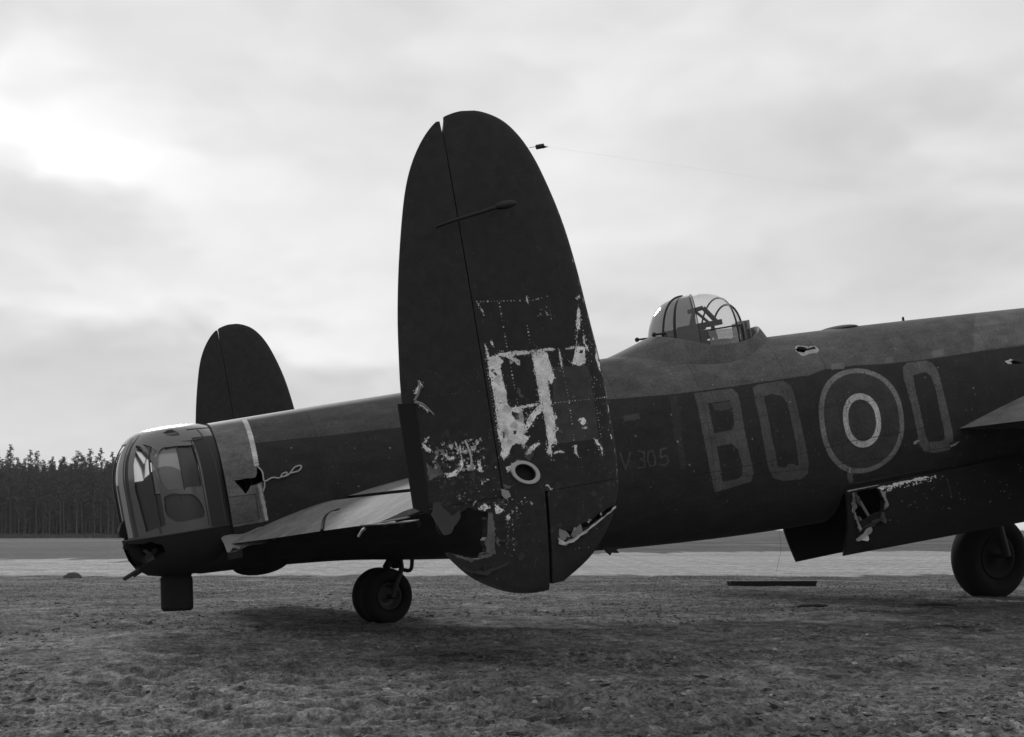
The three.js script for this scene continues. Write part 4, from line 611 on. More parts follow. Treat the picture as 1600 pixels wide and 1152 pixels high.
// --- tailplane and elevators
function foil(secs, n = 40, square) { // sections: z, leading x,y, trailing x,y, thickness
  const prof = (t) => { const s = t <= 0.5 ? 1 : -1, u = t <= 0.5 ? 1 - 2 * t : 2 * t - 1, w = u * u; return [w, s * 5 * (0.2969 * Math.sqrt(w) - 0.126 * w - 0.3516 * w * w + 0.2843 * w ** 3 - 0.1030 * w ** 4)]; };
  const pt = (k, t) => { const [z, lx, ly, tx, ty, th] = secs[k], [w, h] = prof(t), dx = tx - lx, dy = ty - ly, c = Math.hypot(dx, dy), nx = dy / c, ny = -dx / c; const q = h * th * (square && w > 0.5 ? 1 : 1); return [lx + dx * w + nx * q, ly + dy * w + ny * q + 0, z]; };
  const o = grid(n + 1, secs.length, (u, v, i, j) => pt(j, i === n ? 0 : i / n), (u, v, q) => [q[0] * 0.25, q[2] * 0.25]);
  const caps = [0, secs.length - 1].map((k, e) => { const q = []; for (let i = 0; i < n; i++) q.push(pt(k, i / n)); const P = []; for (let i = 1; i < n / 2; i++) { const a = q[i], b = q[i + 1], c = q[n - i], d = q[(n - i - 1 + n) % n]; P.push(a, b, d, a, d, c); } P.push(q[0], q[1], q[n - 1]); const g = new THREE.BufferGeometry(); g.setAttribute('position', new THREE.Float32BufferAttribute((e ? P : P).flat(), 3)); g.setAttribute('uv', new THREE.Float32BufferAttribute(new Array(P.length * 2).fill(0), 2)); g.computeVertexNormals(); return g; });
  o.computeVertexNormals();
  const N = o.attributes.normal, mid = Math.floor(n * 0.25); if (N.getY(mid) < 0) { const ix = o.index.array; for (let k = 0; k < ix.length; k += 3) { const t = ix[k]; ix[k] = ix[k + 1]; ix[k + 1] = t; } o.computeVertexNormals(); }
  return merge(o, ...caps);
}
const tailMat = mat(0.105, 0.8, { specularIntensity: 0.25 });
{
  const c = canvas(1024, 1024), x = c.getContext('2d'), r = rng(77); x.fillStyle = css(0.135); x.fillRect(0, 0, 1024, 1024);
  for (let k = 0; k < 500; k++) { x.globalAlpha = 0.25; x.fillStyle = css(r() < 0.5 ? 0.07 : 0.2); x.beginPath(); x.ellipse(r() * 1024, r() * 1024, 2 + 30 * r() * r(), 1 + 9 * r() * r(), r() * 3, 0, 7); x.fill(); } x.globalAlpha = 1;
  grainTexture(c, 0.35, 40, 5); const t = texture(c); t.wrapS = t.wrapT = THREE.RepeatWrapping; tailMat.map = t; tailMat.color = grey(1);
}
for (const s of [1, -1]) {
  const secs = [[0.5, 1.75, -0.43, 0.015, -0.37, 0.30], [2.5, 1.40, -0.42, -0.02, -0.36, 0.24], [4.2, 1.10, -0.41, -0.05, -0.36, 0.19], [5.0, 0.92, -0.41, -0.06, -0.36, 0.16]];
  const g = foil(secs), e0 = [[0.62, -0.070, -0.410, -1.37, -0.665, 0.115], [1.4, -0.070, -0.405, -1.03, -0.655, 0.11], [2.6, -0.080, -0.400, -0.84, -0.615, 0.10], [3.6, -0.110, -0.395, -0.75, -0.585, 0.09], [4.4, -0.130, -0.395, -0.74, -0.575, 0.085], [4.93, -0.140, -0.395, -0.66, -0.55, 0.08]];
  let e = foil(e0);
  if (s > 0) {
    const flat = (pts) => { const q = prism(pts.map((p) => [p[0], -p[1]]), -1, 1); q.rotateX(Math.PI / 2); q.scale(1, 1, 1); return q; };   // plan-view cutter (x, z)
        const tear = prism(rough([[-0.95, 3.95], [-0.80, 3.98], [-0.55, 4.45], [-0.42, 5.05], [-0.95, 5.05]], 0.012, 0.06, 3), -1, 1); tear.rotateX(Math.PI / 2); tear.translate(0, -0.5, 0);
    e = cut(e, tear);
  }
  const flip = (q) => { if (s > 0) return q; const o = q.index ? q.toNonIndexed() : q; const P = o.attributes.position, N = o.attributes.normal; for (let i = 0; i < P.count; i++) { P.setZ(i, -P.getZ(i)); N.setZ(i, -N.getZ(i)); } for (const A of [P, N, o.attributes.uv]) for (let i = 0; i < A.count; i += 3) for (let k = 0; k < A.itemSize; k++) { const a = A.array, t = a[(i + 1) * A.itemSize + k]; a[(i + 1) * A.itemSize + k] = a[(i + 2) * A.itemSize + k]; a[(i + 2) * A.itemSize + k] = t; } return o; };
  const t = part(mesh('tailplane', flip(g), tailMat)); mesh('elevator', flip(e), tailMat, t);
  if (s > 0) {
    t.userData.label = 'tailplane with its elevator torn open beside the damaged fin';
    // ragged remains of the elevator: under-skin strip, spar, bent strips
    const strip = (pts, y, nm, mt, tilt = 0) => { const q = prism(rough(pts, 0.008, 0.04, 12), -0.004, 0.004); q.rotateX(Math.PI / 2); const k = mesh(nm, q, mt, t); k.position.y = y; k.rotation.z = tilt; return k; };
    strip([[-0.83, 4.0], [-0.76, 3.98], [-0.70, 4.3], [-0.64, 4.55], [-0.62, 4.9], [-0.70, 4.92], [-0.80, 4.5]], -0.565, 'torn_skin', tailMat);
    mesh('torn_skin', bar([-0.80, -0.575, 4.02], [-0.70, -0.53, 4.9], 0.02, 0.012), M.dullMetal, t);
    mesh('rib', bar([-0.45, -0.50, 4.7], [-0.72, -0.56, 4.62], 0.015, 0.05), M.dark, t);
    mesh('slot_lip', tube([[-0.863, -0.60, 2.827], [-0.732, -0.562, 2.405], [-0.614, -0.522, 2.074], [-0.538, -0.499, 1.94], [-0.492, -0.486, 1.959], [-0.477, -0.480, 2.1]], 0.012, 30, 8, 0.03), M.black, t);
    mesh('bent_tip', tube([[-0.78, -0.60, 3.96], [-0.80, -0.615, 3.93], [-0.83, -0.66, 3.90]], 0.012, 8, 6), M.metal, t);
    for (let k = 0; k < 3; k++) { const q = prism(rough([[0, 0], [0.09 - 0.02 * k, 0.01], [0.06, -0.03], [0.03, -0.04 - 0.012 * k]], 0.008, 0.025, 40 + k), 0, 0.006); const w = mesh('torn_skin', q, M.canvasGrey, t); w.position.set(-0.72 + 0.05 * k, -0.57, 4.2 + 0.3 * k); w.rotation.y = 0.3 * k; }
    // crumpled root fairing where the elevator meets the tail end
    const fair = grid(14, 8, (u, v) => { const x = -1.40 + 0.52 * u, z = 0.58 + 0.30 * v; return [x, -0.55 - 0.15 * v - 0.03 * (1 - u) + 0.018 * Math.sin(u * 9 + v * 4) + 0.012 * Math.sin(v * 13 - u * 6), z]; }); fair.computeVertexNormals();
    const fb = grid(14, 2, (u, v) => { const x = -1.40 + 0.16 * u; return [x, v ? -0.70 - 0.03 * (1 - u) + 0.018 * Math.sin(u * 9 + 4) : -0.82, 0.88 - (v ? 0 : 0.06)]; }); fb.computeVertexNormals();
    mesh('root_fairing', fair, mat(0.17, 0.6), t); mesh('root_fairing', fb, mat(0.05, 0.8), t);
  }
}

// --- rear turret
{
  const g = partGroup('rear_turret'); g.userData.label = 'shattered glazed gun turret at the tail end';
  const CX = -1.645, rAt = (y) => y < 0.08 ? 0.695 - 0.02 * Math.max(0, -0.2 - y) : 0.245 + 0.45 * Math.sqrt(Math.max(0, 1 - ((y - 0.08) / 0.59) ** 2));
  const shell = (outer, th) => { const pts = outer.map((p) => new THREE.Vector2(...p)), inn = outer.map((p) => [Math.max(0.001, p[0] - th), p[1] - (p[2] || 0) * th]).reverse().map((p) => new THREE.Vector2(...p)); const q = new THREE.LatheGeometry([...pts, ...inn, pts[0].clone()], 96); q.translate(CX, 0, 0); return q; };
  const prof = [-0.46, -0.3, -0.1, 0.08].map((y) => [rAt(y), y, 0]); for (let k = 1; k <= 16; k++) { const a = k / 16 * Math.PI / 2; prof.push([0.245 + 0.45 * Math.cos(a), 0.08 + 0.59 * Math.sin(a), Math.sin(a)]); } prof.push([0.10, 0.683, 1]);
  let can = shell(prof, 0.018); can.deleteAttribute('normal'); can = toCreasedNormals(mergeVertices(can, 1e-4), 0.7);
  const aft = new THREE.BoxGeometry(0.8, 1.00, 0.50); aft.translate(CX - 0.78, 0.045, 0);                              // the open sight panel at the back
  const w1 = prism([[-2.03, 0.50], [-1.99, 0.42], [-1.945, 0.30], [-1.93, 0.1], [-1.93, -0.36], [-2.12, -0.40], [-2.155, 0.05], [-2.125, 0.30], [-2.08, 0.43]], -1, 1);
  const w1b = prism([[-2.0, 0.515], [-1.92, 0.47], [-1.875, 0.40], [-1.905, 0.34]], -1, 1);
  const side = prism([[-1.885, 0.36], [-1.85, 0.42], [-1.80, 0.44], [-1.50, 0.42], [-1.515, -0.02], [-1.66, -0.01], [-1.86, 0.0], [-1.91, 0.08], [-1.92, 0.2]], -1, 1);
  const lowPts = rough(new THREE.CatmullRomCurve3([[-1.90, -0.075], [-1.80, -0.05], [-1.74, -0.07], [-1.63, -0.085], [-1.56, -0.16], [-1.53, -0.26], [-1.545, -0.335], [-1.65, -0.35], [-1.79, -0.355], [-1.87, -0.31], [-1.915, -0.22], [-1.905, -0.13]].map((p) => new THREE.Vector3(p[0], p[1], 0)), true).getPoints(40).slice(0, 40).map((p) => [p.x, p.y]), 0.006, 0.03, 3);
  const low = prism(lowPts, 0.2, 1);
  const moon = prism([[-1.785, 0.595], [-1.76, 0.60], [-1.72, 0.62], [-1.67, 0.62], [-1.63, 0.585], [-1.617, 0.545], [-1.69, 0.545], [-1.755, 0.56], [-1.76, 0.585]], 0.1, 1);
  can = cut(can, aft, w1, w1b, side, low, moon);
  mesh('canopy_shell', can, M.turretSkin, g);
  mesh('upright_cover', (() => { const q = grid(5, 24, (u, v) => { const y = -0.44 + 1.04 * v, r = rAt(y) + 0.015, a = (180 - 24.5 - 7 * u) * Math.PI / 180; return [CX + r * Math.cos(a), y, r * Math.sin(a)]; }); q.computeVertexNormals(); return q; })(), mat(0.26, 0.5), g);
  // body below the ring, shot through at the back
  const bp = [[0.685, -0.475], [0.685, -0.56], [0.66, -0.68], [0.60, -0.79], [0.49, -0.875], [0.30, -0.925], [0.05, -0.94]];
  let body = new THREE.LatheGeometry([...bp.map((p) => new THREE.Vector2(...p)), ...[...bp].reverse().map((p) => new THREE.Vector2(Math.max(0.03, p[0] - 0.03), p[1] + 0.02)), new THREE.Vector2(...bp[0])], 72); body.translate(CX, 0, 0); body.deleteAttribute('normal'); body = toCreasedNormals(mergeVertices(body, 1e-4), 0.7);
  { const ixn = body.attributes.position; }
  const bhole = prism(rough([[-2.42, -0.50], [-2.10, -0.50], [-1.99, -0.56], [-1.97, -0.64], [-2.08, -0.70], [-2.18, -0.76], [-2.42, -0.72]], 0.02, 0.06, 8), 0.02, 1);
  body = cut(body, bhole); mesh('turret_body', body, M.black, g);
  const ring = new THREE.TorusGeometry(0.68, 0.012, 8, 72); ring.rotateX(Math.PI / 2); ring.translate(CX, -0.467, 0); mesh('turret_ring', ring, M.dark, g);
  // glazing in the side openings
  const band = (a0, a1, y0, y1, inset, n = 14) => { const q = grid(n, 10, (u, v) => { const a = a0 + (a1 - a0) * u, y = y0 + (y1 - y0) * v, rr = rAt(y) - inset; return [CX + rr * Math.cos(a), y, rr * Math.sin(a)]; }); q.computeVertexNormals(); return q; };
  const AZ = (deg) => (180 - deg) * Math.PI / 180;                                                                     // degrees from dead aft towards the right side
  const grimy = new THREE.MeshPhysicalMaterial({ color: grey(0.07), roughness: 0.3, transmission: 0.35, thickness: 0, ior: 1.49, side: THREE.DoubleSide });
  const obscured = new THREE.MeshPhysicalMaterial({ color: grey(0.9), roughness: 1, transmission: 0.6, thickness: 0, side: THREE.DoubleSide });
  mesh('pane', band(AZ(61), AZ(86), -0.03, 0.45, 0.02), M.perspexDusty, g);
  mesh('pane', band(AZ(86.5), AZ(101), -0.03, 0.44, 0.02), grimy, g);
  mesh('pane', band(AZ(60), AZ(100), -0.37, -0.04, 0.02), grimy, g);
  mesh('pane', band(AZ(34), AZ(60), -0.42, 0.13, 0.02), grimy, g);
  mesh('pane', band(AZ(34), AZ(60), 0.13, 0.53, 0.02), M.perspex, g);
  mesh('obscured_pane', band(AZ(-104), AZ(-22), 0.13, 0.53, 0.03, 30), obscured, g);
  mesh('obscured_pane', band(AZ(-19), AZ(22), 0.13, 0.54, 0.05, 20), obscured, g);
  mesh('interior_shield', band(AZ(-110), AZ(20), -0.46, 0.125, 0.06, 40), M.interior, g);
  // frames
  const arc = (deg, y0, y1, w, nm = 'frame_rib', m = M.glazingFrame) => { const a = AZ(deg), q = grid(3, 30, (u, v) => { const y = y0 + (y1 - y0) * v, r = rAt(y) + (u === 0.5 ? 0.012 : 0.001), da = (u - 0.5) * w / r; return [CX + r * Math.cos(a + da), y, r * Math.sin(a + da)]; }); q.computeVertexNormals(); return mesh(nm, q, m, g); };
  arc(35.5, -0.44, 0.55, 0.03); arc(60, -0.44, 0.46, 0.022); arc(-20, -0.44, 0.58, 0.04); arc(86.3, -0.03, 0.44, 0.012); arc(102, -0.44, 0.46, 0.014); arc(118, -0.44, 0.58, 0.018);
  mesh('upright', (() => { const q = grid(5, 36, (u, v) => { const y = -0.44 + 1.06 * v, r = rAt(y) + 0.006 + 0.006 * Math.sin(u * Math.PI), a = AZ(22.5 + (11 + 5 * sstep(0.75, 1, v)) * u); return [CX + r * Math.cos(a), y, r * Math.sin(a)]; }); q.computeVertexNormals(); return q; })(), M.turretSkin, g);
  mesh('brace', bar([-2.06, 0.50, 0.42], [-1.90, 0.25, 0.50], 0.022, 0.02), M.dark, g);
  mesh('rear_cover', band(AZ(104), AZ(150), -0.455, 0.60, -0.004, 16), mat(0.03, 0.6), g);
  mesh('window_rail', tube([[-1.92, 0.37, 0.545], [-1.86, 0.445, 0.53], [-1.72, 0.475, 0.56], [-1.52, 0.468, 0.57], [-1.40, 0.475, 0.53]], 0.008, 24, 6), M.glazingFrame, g);
  mesh('window_rail', tube([[-1.80, 0.425, 0.585], [-1.7, 0.43, 0.60], [-1.54, 0.415, 0.61]], 0.006, 12, 6), M.dark, g);
  // inside: gun mounting, seat back, ammunition feed
  const col = new THREE.CylinderGeometry(0.16, 0.2, 0.6, 20); col.translate(CX + 0.05, -0.62, 0); mesh('turret_column', col, M.interior, g);
  mesh('seat_back', new RoundedBoxGeometry(0.07, 0.5, 0.42, 3, 0.03).translate(CX + 0.22, -0.15, 0), M.interior, g);
  const arm = new THREE.CylinderGeometry(0.23, 0.23, 0.05, 28); arm.rotateX(Math.PI / 2); arm.translate(-1.82, 0.02, 0.36); mesh('gun_cradle', arm, M.interior, g);
  const arm2 = new THREE.CylinderGeometry(0.23, 0.23, 0.05, 28); arm2.rotateX(Math.PI / 2); arm2.translate(-1.80, 0.0, -0.30); mesh('gun_cradle', arm2, M.interior, g);
  mesh('window_strut', merge(bar([-1.75, -0.07, 0.665], [-1.665, -0.35, 0.665], 0.014, 0.01), bar([-1.70, -0.06, 0.67], [-1.56, -0.33, 0.67], 0.008, 0.008)), M.glazingFrame, g);
  mesh('feed_chute', merge(bar([-1.74, -0.10, 0.46], [-1.60, -0.36, 0.50], 0.05, 0.03), bar([-1.78, -0.2, 0.42], [-1.7, -0.5, 0.44], 0.06, 0.05)), M.dark, g);
  // gun stump and bent metal at the back
  mesh('gun_barrel', merge(tube([[-2.05, -0.72, 0.14], [-2.25, -0.80, 0.16], [-2.40, -0.86, 0.17]], 0.022, 10, 8), bar([-2.12, -0.76, 0.15], [-2.3, -0.84, 0.16], 0.05, 0.02)), M.dark, g);
  mesh('deflector_plate', prism([[-2.32, -0.28], [-2.24, -0.22], [-2.22, -0.38], [-2.31, -0.43], [-2.36, -0.42], [-2.36, -0.36]], -0.08, 0.16), M.black, g);
  mesh('torn_skin', prism(rough([[-2.33, -0.49], [-2.25, -0.47], [-2.20, -0.55], [-2.16, -0.66], [-2.08, -0.74], [-2.16, -0.75], [-2.24, -0.68], [-2.28, -0.58], [-2.35, -0.54]], 0.01, 0.04, 2), 0.12, 0.20), M.black, g);
  const cr = grid(8, 8, (u, v) => [-2.17 + 0.12 * u + 0.03 * Math.sin(v * 7), -0.60 - 0.14 * v + 0.02 * Math.sin(u * 8), 0.26 + 0.08 * u + 0.03 * Math.sin(v * 5 + u * 3)]); cr.computeVertexNormals(); mesh('torn_skin', cr, M.canvasGrey, g);
  mesh('turret_fairing', new RoundedBoxGeometry(0.95, 0.46, 1.14, 5, 0.2).rotateZ(-0.06).translate(-1.33, -0.725, 0), M.black, g);
  // the box hanging under the turret
  mesh('hanging_box', merge(new RoundedBoxGeometry(0.335, 0.385, 0.12, 4, 0.045).rotateZ(-PITCH * 0.85).translate(-1.89, -1.105, 0.2), new RoundedBoxGeometry(0.27, 0.10, 0.10, 2, 0.02).translate(-1.84, -0.90, 0.2)), M.black, g);
}

// --- mid upper turret
{
  const g = partGroup('upper_turret'); g.userData.label = 'domed glazed gun turret on top of the fuselage';
  const CX = 5.14, rimY = (a) => { const c = Math.cos(a); return 0.735 + (c > 0 ? 0.225 * Math.pow(c, 2.6) : 0.255 * Math.pow(-c, 1.3)); };
  const col = grid(97, 12, (u, v) => {
    const a = u * 2 * Math.PI, c = Math.cos(a), s = Math.sin(a), fr = c > 0;
    const fx = CX + c * (fr ? 1.04 : 1.42), fz = s * 0.635, rx = CX + c * (fr ? 0.94 : 0.69), rz = s * 0.56;
    const fy = fuseTop(fx, Math.min(Math.abs(fz), 0.83)) - 0.02, ry = rimY(a), e = v, k = Math.pow(e, 0.85 + (fr ? 0 : 0.25 * c * c));
    return [fx + (rx - fx) * e, fy + (ry - fy) * k, fz + (rz - fz) * e];
  }, (u, v, q) => [q[0] * 0.3, (q[1] - Math.abs(q[2])) * 0.3]); col.computeVertexNormals();
  const lipg = grid(97, 5, (u, v) => { const a = u * 2 * Math.PI, c = Math.cos(a), s = Math.sin(a), rx = c > 0 ? 0.94 : 0.69; return [CX + c * (rx - 0.05 * v), rimY(a) + 0.02 * Math.sin(v * 3) - 0.30 * v * v, s * (0.56 - 0.05 * v)]; }); lipg.computeVertexNormals();
  const fm = mat(0.088, 0.75); { const c = canvas(512, 512), x = c.getContext('2d'); x.fillStyle = css(0.088); x.fillRect(0, 0, 512, 512); grainTexture(c, 0.35, 40, 66); const t = texture(c); t.wrapS = t.wrapT = THREE.RepeatWrapping; fm.map = t; fm.color = grey(1); }
  mesh('collar_fairing', merge(col, lipg), fm, g);
  const RX = 0.635, RZ = 0.53, RY = 0.76, Y0 = 0.70;
  const dome = (th, ph, k = 1) => { const c = Math.cos(th), s = Math.sin(th), q = Math.pow(Math.abs(c), 0.85) * Math.sign(c), r = Math.pow(Math.abs(s), 0.85) * Math.sign(s), cp = Math.pow(Math.max(0, Math.cos(ph)), 0.6), sp = Math.pow(Math.max(0, Math.sin(ph)), 0.95), n = Math.hypot(q, r) ; return [CX + RX * k * q * cp, Y0 + RY * k * sp, RZ * k * r * cp]; };
  const dpatch = (a0, a1, p0, p1, m, name, n = 40) => { const q = grid(n, 20, (u, v) => dome(a0 + (a1 - a0) * u, p0 + (p1 - p0) * v)); q.computeVertexNormals(); return mesh(name, q, m, g); };
  const PI = Math.PI, R = PI / 180;
  // a: 0 front, 90 right side, 180 aft
  dpatch(-60 * R, 108 * R, 0.0, 1.5, M.perspex, 'dome_pane', 60);
  dpatch(109 * R, 139.5 * R, 0.0, 1.5, M.perspexDark, 'dome_pane', 24); dpatch(139.5 * R, 144 * R, 0.0, 1.5, M.blackSatin, 'frame_band', 10); dpatch(144 * R, 161 * R, 0.0, 1.5, M.perspexDark, 'dome_pane', 10);
  dpatch(162 * R, 298 * R, 0.0, 1.5, M.perspexDark, 'dome_pane', 50);
  const rib = (f, r, n = 40) => mesh('frame_rib', tube(Array.from({ length: 24 }, (_, i) => f(i / 23)), r, n, 6), M.dark, g);
  rib((t) => dome(108.5 * R, t * 1.5, 1.005), 0.005); rib((t) => dome(161 * R, t * 1.5, 1.005), 0.014); rib((t) => dome(299 * R, t * 1.5, 1.005), 0.014);
  const slice = (x, r) => { const k = (x - CX) / RX, h = Math.sqrt(1 - k * k); rib((t) => { const a = (t - 0.5) * PI; return [x + 0.05 * Math.cos(a), Y0 + 0.02 + RY * 1.01 * Math.pow(Math.max(0, Math.cos(a)), 0.9) * Math.pow(h, 0.7), RZ * 1.0 * Math.sin(a) * Math.pow(h, 0.7)]; }, r); };
  slice(5.50, 0.012); slice(5.62, 0.014);
  // side ledge and low hazy pane
  rib((t) => { const a = (20 + 75 * t) * R; return dome(a, 0.36 - 0.05 * t, 1.01); }, 0.010);
  dpatch(18 * R, 98 * R, 0.0, 0.30, M.perspexHazy, 'dome_pane', 24).scale.set(1, 1, 1);
  mesh('side_panel', new RoundedBoxGeometry(0.17, 0.33, 0.015, 1, 0.006).translate(5.63, 0.86, 0.36), M.perspexHazy, g);
  mesh('side_panel', new RoundedBoxGeometry(0.015, 0.33, 0.4, 1, 0.006).translate(5.72, 0.86, 0.22), M.perspexHazy, g);
  // inside
  const drum = new THREE.CylinderGeometry(0.50, 0.52, 0.36, 40, 1, false); drum.translate(CX - 0.06, 0.64, 0); mesh('turret_drum', drum, M.interior, g);
  mesh('gun_cradle', merge(bar([4.78, 1.02, 0.20], [5.45, 1.06, 0.20], 0.07, 0.05), bar([4.78, 1.02, -0.20], [5.45, 1.06, -0.20], 0.07, 0.05), bar([5.05, 1.03, -0.22], [5.05, 1.03, 0.22], 0.06, 0.06), bar([4.9, 0.85, 0.2], [5.1, 1.25, 0.14], 0.04, 0.05), bar([5.42, 1.05, 0.16], [5.28, 1.28, 0.08], 0.045, 0.05), bar([5.28, 1.28, 0.08], [5.12, 1.26, -0.05], 0.05, 0.04), bar([5.4, 0.85, 0.1], [5.36, 1.08, 0.1], 0.04, 0.04), bar([5.32, 1.08, 0.1], [5.1, 1.28, 0.1], 0.03, 0.03)), M.interior, g);
  mesh('ammunition_box', new RoundedBoxGeometry(0.46, 0.40, 0.5, 3, 0.06).translate(4.92, 0.80, 0.06), M.interior, g);
  mesh('seat_sling', new RoundedBoxGeometry(0.3, 0.12, 0.4, 3, 0.05).translate(5.2, 0.93, 0), M.interior, g);
  for (const z of [0.22, -0.22]) { mesh('gun_barrel', tube([[4.72, 1.0, z], [4.58, 1.0, z], [4.40, 1.0, z]], 0.013, 12, 8), M.dark, g); const b = new THREE.SphereGeometry(0.030, 12, 8); b.translate(4.41, 1.0, z); mesh('muzzle', b, M.dark, g); }
}

// --- wheels
function wheel(R, w, hubR, sh = 0.46, pr = 0.75, pw = 0.85) { // tyre lathe about the y axis, then turned to the axle direction
  const p = []; const n = 26, rim = hubR; p.push([rim, -w * 0.40]); for (let i = 0; i <= n; i++) { const a = -Math.PI / 2 + Math.PI * i / n; p.push([R - w * sh + w * sh * Math.pow(Math.max(0, Math.cos(a)), pr), w * 0.5 * Math.sign(Math.sin(a)) * Math.pow(Math.abs(Math.sin(a)), pw)]); } p.push([rim, w * 0.40]); p.push([rim, -w * 0.40]);
  const t = new THREE.LatheGeometry(p.map((q) => new THREE.Vector2(...q)), 72);
  const h = new THREE.LatheGeometry([[0, -w * 0.30], [rim * 0.35, -w * 0.33], [rim * 0.4, -w * 0.2], [rim * 0.78, -w * 0.22], [rim * 0.86, -w * 0.40], [rim * 1.03, -w * 0.41], [rim * 1.03, w * 0.41], [rim * 0.86, w * 0.40], [rim * 0.78, w * 0.22], [rim * 0.4, w * 0.2], [rim * 0.35, w * 0.33], [0, w * 0.34]].map((q) => new THREE.Vector2(...q)), 48);
  return [t, h];
}
const inv = new THREE.Quaternion().setFromEuler(craft.rotation).invert();
{
  const g = partGroup('tail_wheel'); g.userData.label = 'swivelled tail wheel with a fat flat treaded tyre';
  const [t, h] = wheel(0.335, 0.40, 0.16, 0.30, 0.6, 0.65);
  // two raised treads, a groove between
  const axis = new THREE.Vector3(Math.sin(38 * Math.PI / 180), 0, Math.cos(38 * Math.PI / 180)).applyQuaternion(inv), upv = new THREE.Vector3(0, 1, 0).applyQuaternion(inv);
  const fwd = new THREE.Vector3().crossVectors(upv, axis);
  const m4 = new THREE.Matrix4().makeBasis(fwd, axis, new THREE.Vector3().crossVectors(fwd, axis)), C = new THREE.Vector3(0.368, -1.905, -0.041).addScaledVector(upv, 0.312);
  m4.setPosition(C);
  { const P = t.attributes.position; for (let i = 0; i < P.count; i++) { const y = P.getY(i), r = Math.hypot(P.getX(i), P.getZ(i)); if (r > 0.28) { const k = 1 - 0.09 * Math.exp(-((y / 0.045) ** 2)); P.setX(i, P.getX(i) * k); P.setZ(i, P.getZ(i) * k); } } t.computeVertexNormals(); }
  t.applyMatrix4(m4); h.applyMatrix4(m4);
  mesh('tyre', t, M.rubber, g); mesh('hub', h, M.hub, g);
  const L = (a, b, c) => { const v = C.clone().addScaledVector(fwd, a).addScaledVector(axis, b).addScaledVector(upv, c); return [v.x, v.y, v.z]; };
  const top = [0.66, -1.02, -0.04];
  mesh('fork', merge(tube([L(0, 0.235, -0.01), L(0.05, 0.235, 0.16), L(0.17, 0.15, 0.33), L(0.21, 0, 0.42)], 0.032, 20, 8), tube([L(0, -0.235, -0.01), L(0.05, -0.235, 0.16), L(0.17, -0.15, 0.33), L(0.21, 0, 0.42)], 0.032, 20, 8), tube([L(0, -0.24, 0), L(0, 0.24, 0)], 0.03, 4, 10)), M.blackSatin, g);
  mesh('oleo_strut', merge(tube([L(0.215, 0, 0.34), top], 0.075, 6, 16), tube([L(0.02, 0.05, 0.33), L(0.08, 0.03, 0.40), L(0.15, 0, 0.47), L(0.22, 0, 0.52)], 0.045, 10, 8)), M.blackSatin, g);
  mesh('drag_link', tube([L(0.26, 0.04, 0.30), [0.80, -1.36, 0.0], [0.86, -1.15, 0.0]], 0.024, 10, 6), M.blackSatin, g);
}
{ // far main wheel
  const g = partGroup('main_wheel'); g.userData.label = 'large black main wheel beyond the open bomb doors';
  const [t, h] = wheel(0.80, 0.52, 0.40);
  const axis = new THREE.Vector3(0, 0, 1), C = new THREE.Vector3(13.10, -3.51, -3.6), m4 = new THREE.Matrix4().makeBasis(new THREE.Vector3(1, 0, 0), axis, new THREE.Vector3(0, -1, 0)); m4.setPosition(C); t.applyMatrix4(m4); h.applyMatrix4(m4);
  mesh('tyre', t, M.rubber, g); mesh('hub', h, M.black, g);
  for (const s of [-1, 1]) mesh('undercarriage_leg', tube([[13.10, -3.487, -3.6 + s * 0.42], [12.9, -2.4, -3.6 + s * 0.44], [12.7, -1.2, -3.6 + s * 0.46]], 0.075, 10, 14), M.blackSatin, g);
  mesh('axle', tube([[13.10, -3.487, -4.05], [13.10, -3.487, -3.15]], 0.06, 4, 12), M.dark, g);
  for (const s of [-1, 1]) mesh('brace', tube([[12.9, -2.5, -3.6 + s * 0.44], [11.4, -1.5, -3.6 + s * 0.44]], 0.045, 6, 10), M.black, g);
}
// --- wings and inner nacelles
for (const s of [1, -1]) {
  const secs = [[0.55, 13.6, -0.55, 8.40, -0.83, 0.92], [0.95, 13.55, -0.55, 8.56, -0.82, 0.88], [3.6, 13.3, -0.55, 8.55, -0.79, 0.80], [9, 12.4, 0.05, 8.9, -0.18, 0.5], [15.2, 11.2, 0.75, 9.6, 0.62, 0.2]];
  let q = foil(secs, 48); q = q.index ? q.toNonIndexed() : q;
  if (s < 0) { const P = q.attributes.position, N = q.attributes.normal; for (let i = 0; i < P.count; i++) { P.setZ(i, -P.getZ(i)); N.setZ(i, -N.getZ(i)); } for (const A of [P, N, q.attributes.uv]) for (let i = 0; i < A.count; i += 3) for (let k = 0; k < A.itemSize; k++) { const a = A.array, t = a[(i + 1) * A.itemSize + k]; a[(i + 1) * A.itemSize + k] = a[(i + 2) * A.itemSize + k]; a[(i + 2) * A.itemSize + k] = t; } }
  const w = part(mesh('wing', q, tailMat)); w.userData.label = s > 0 ? 'grey topped wing root beside the code letters' : 'wing on the far side above the main wheel';
  const n = new THREE.LatheGeometry([[0.02, 8.2], [0.3, 8.9], [0.52, 10], [0.62, 11.5], [0.62, 13.5], [0.56, 15], [0.42, 16], [0.02, 16.4]].map((p) => new THREE.Vector2(...p)), 40); n.rotateZ(-Math.PI / 2); n.translate(0, -0.95, s * 3.6);
  mesh('engine_nacelle', n, M.black, w);
}
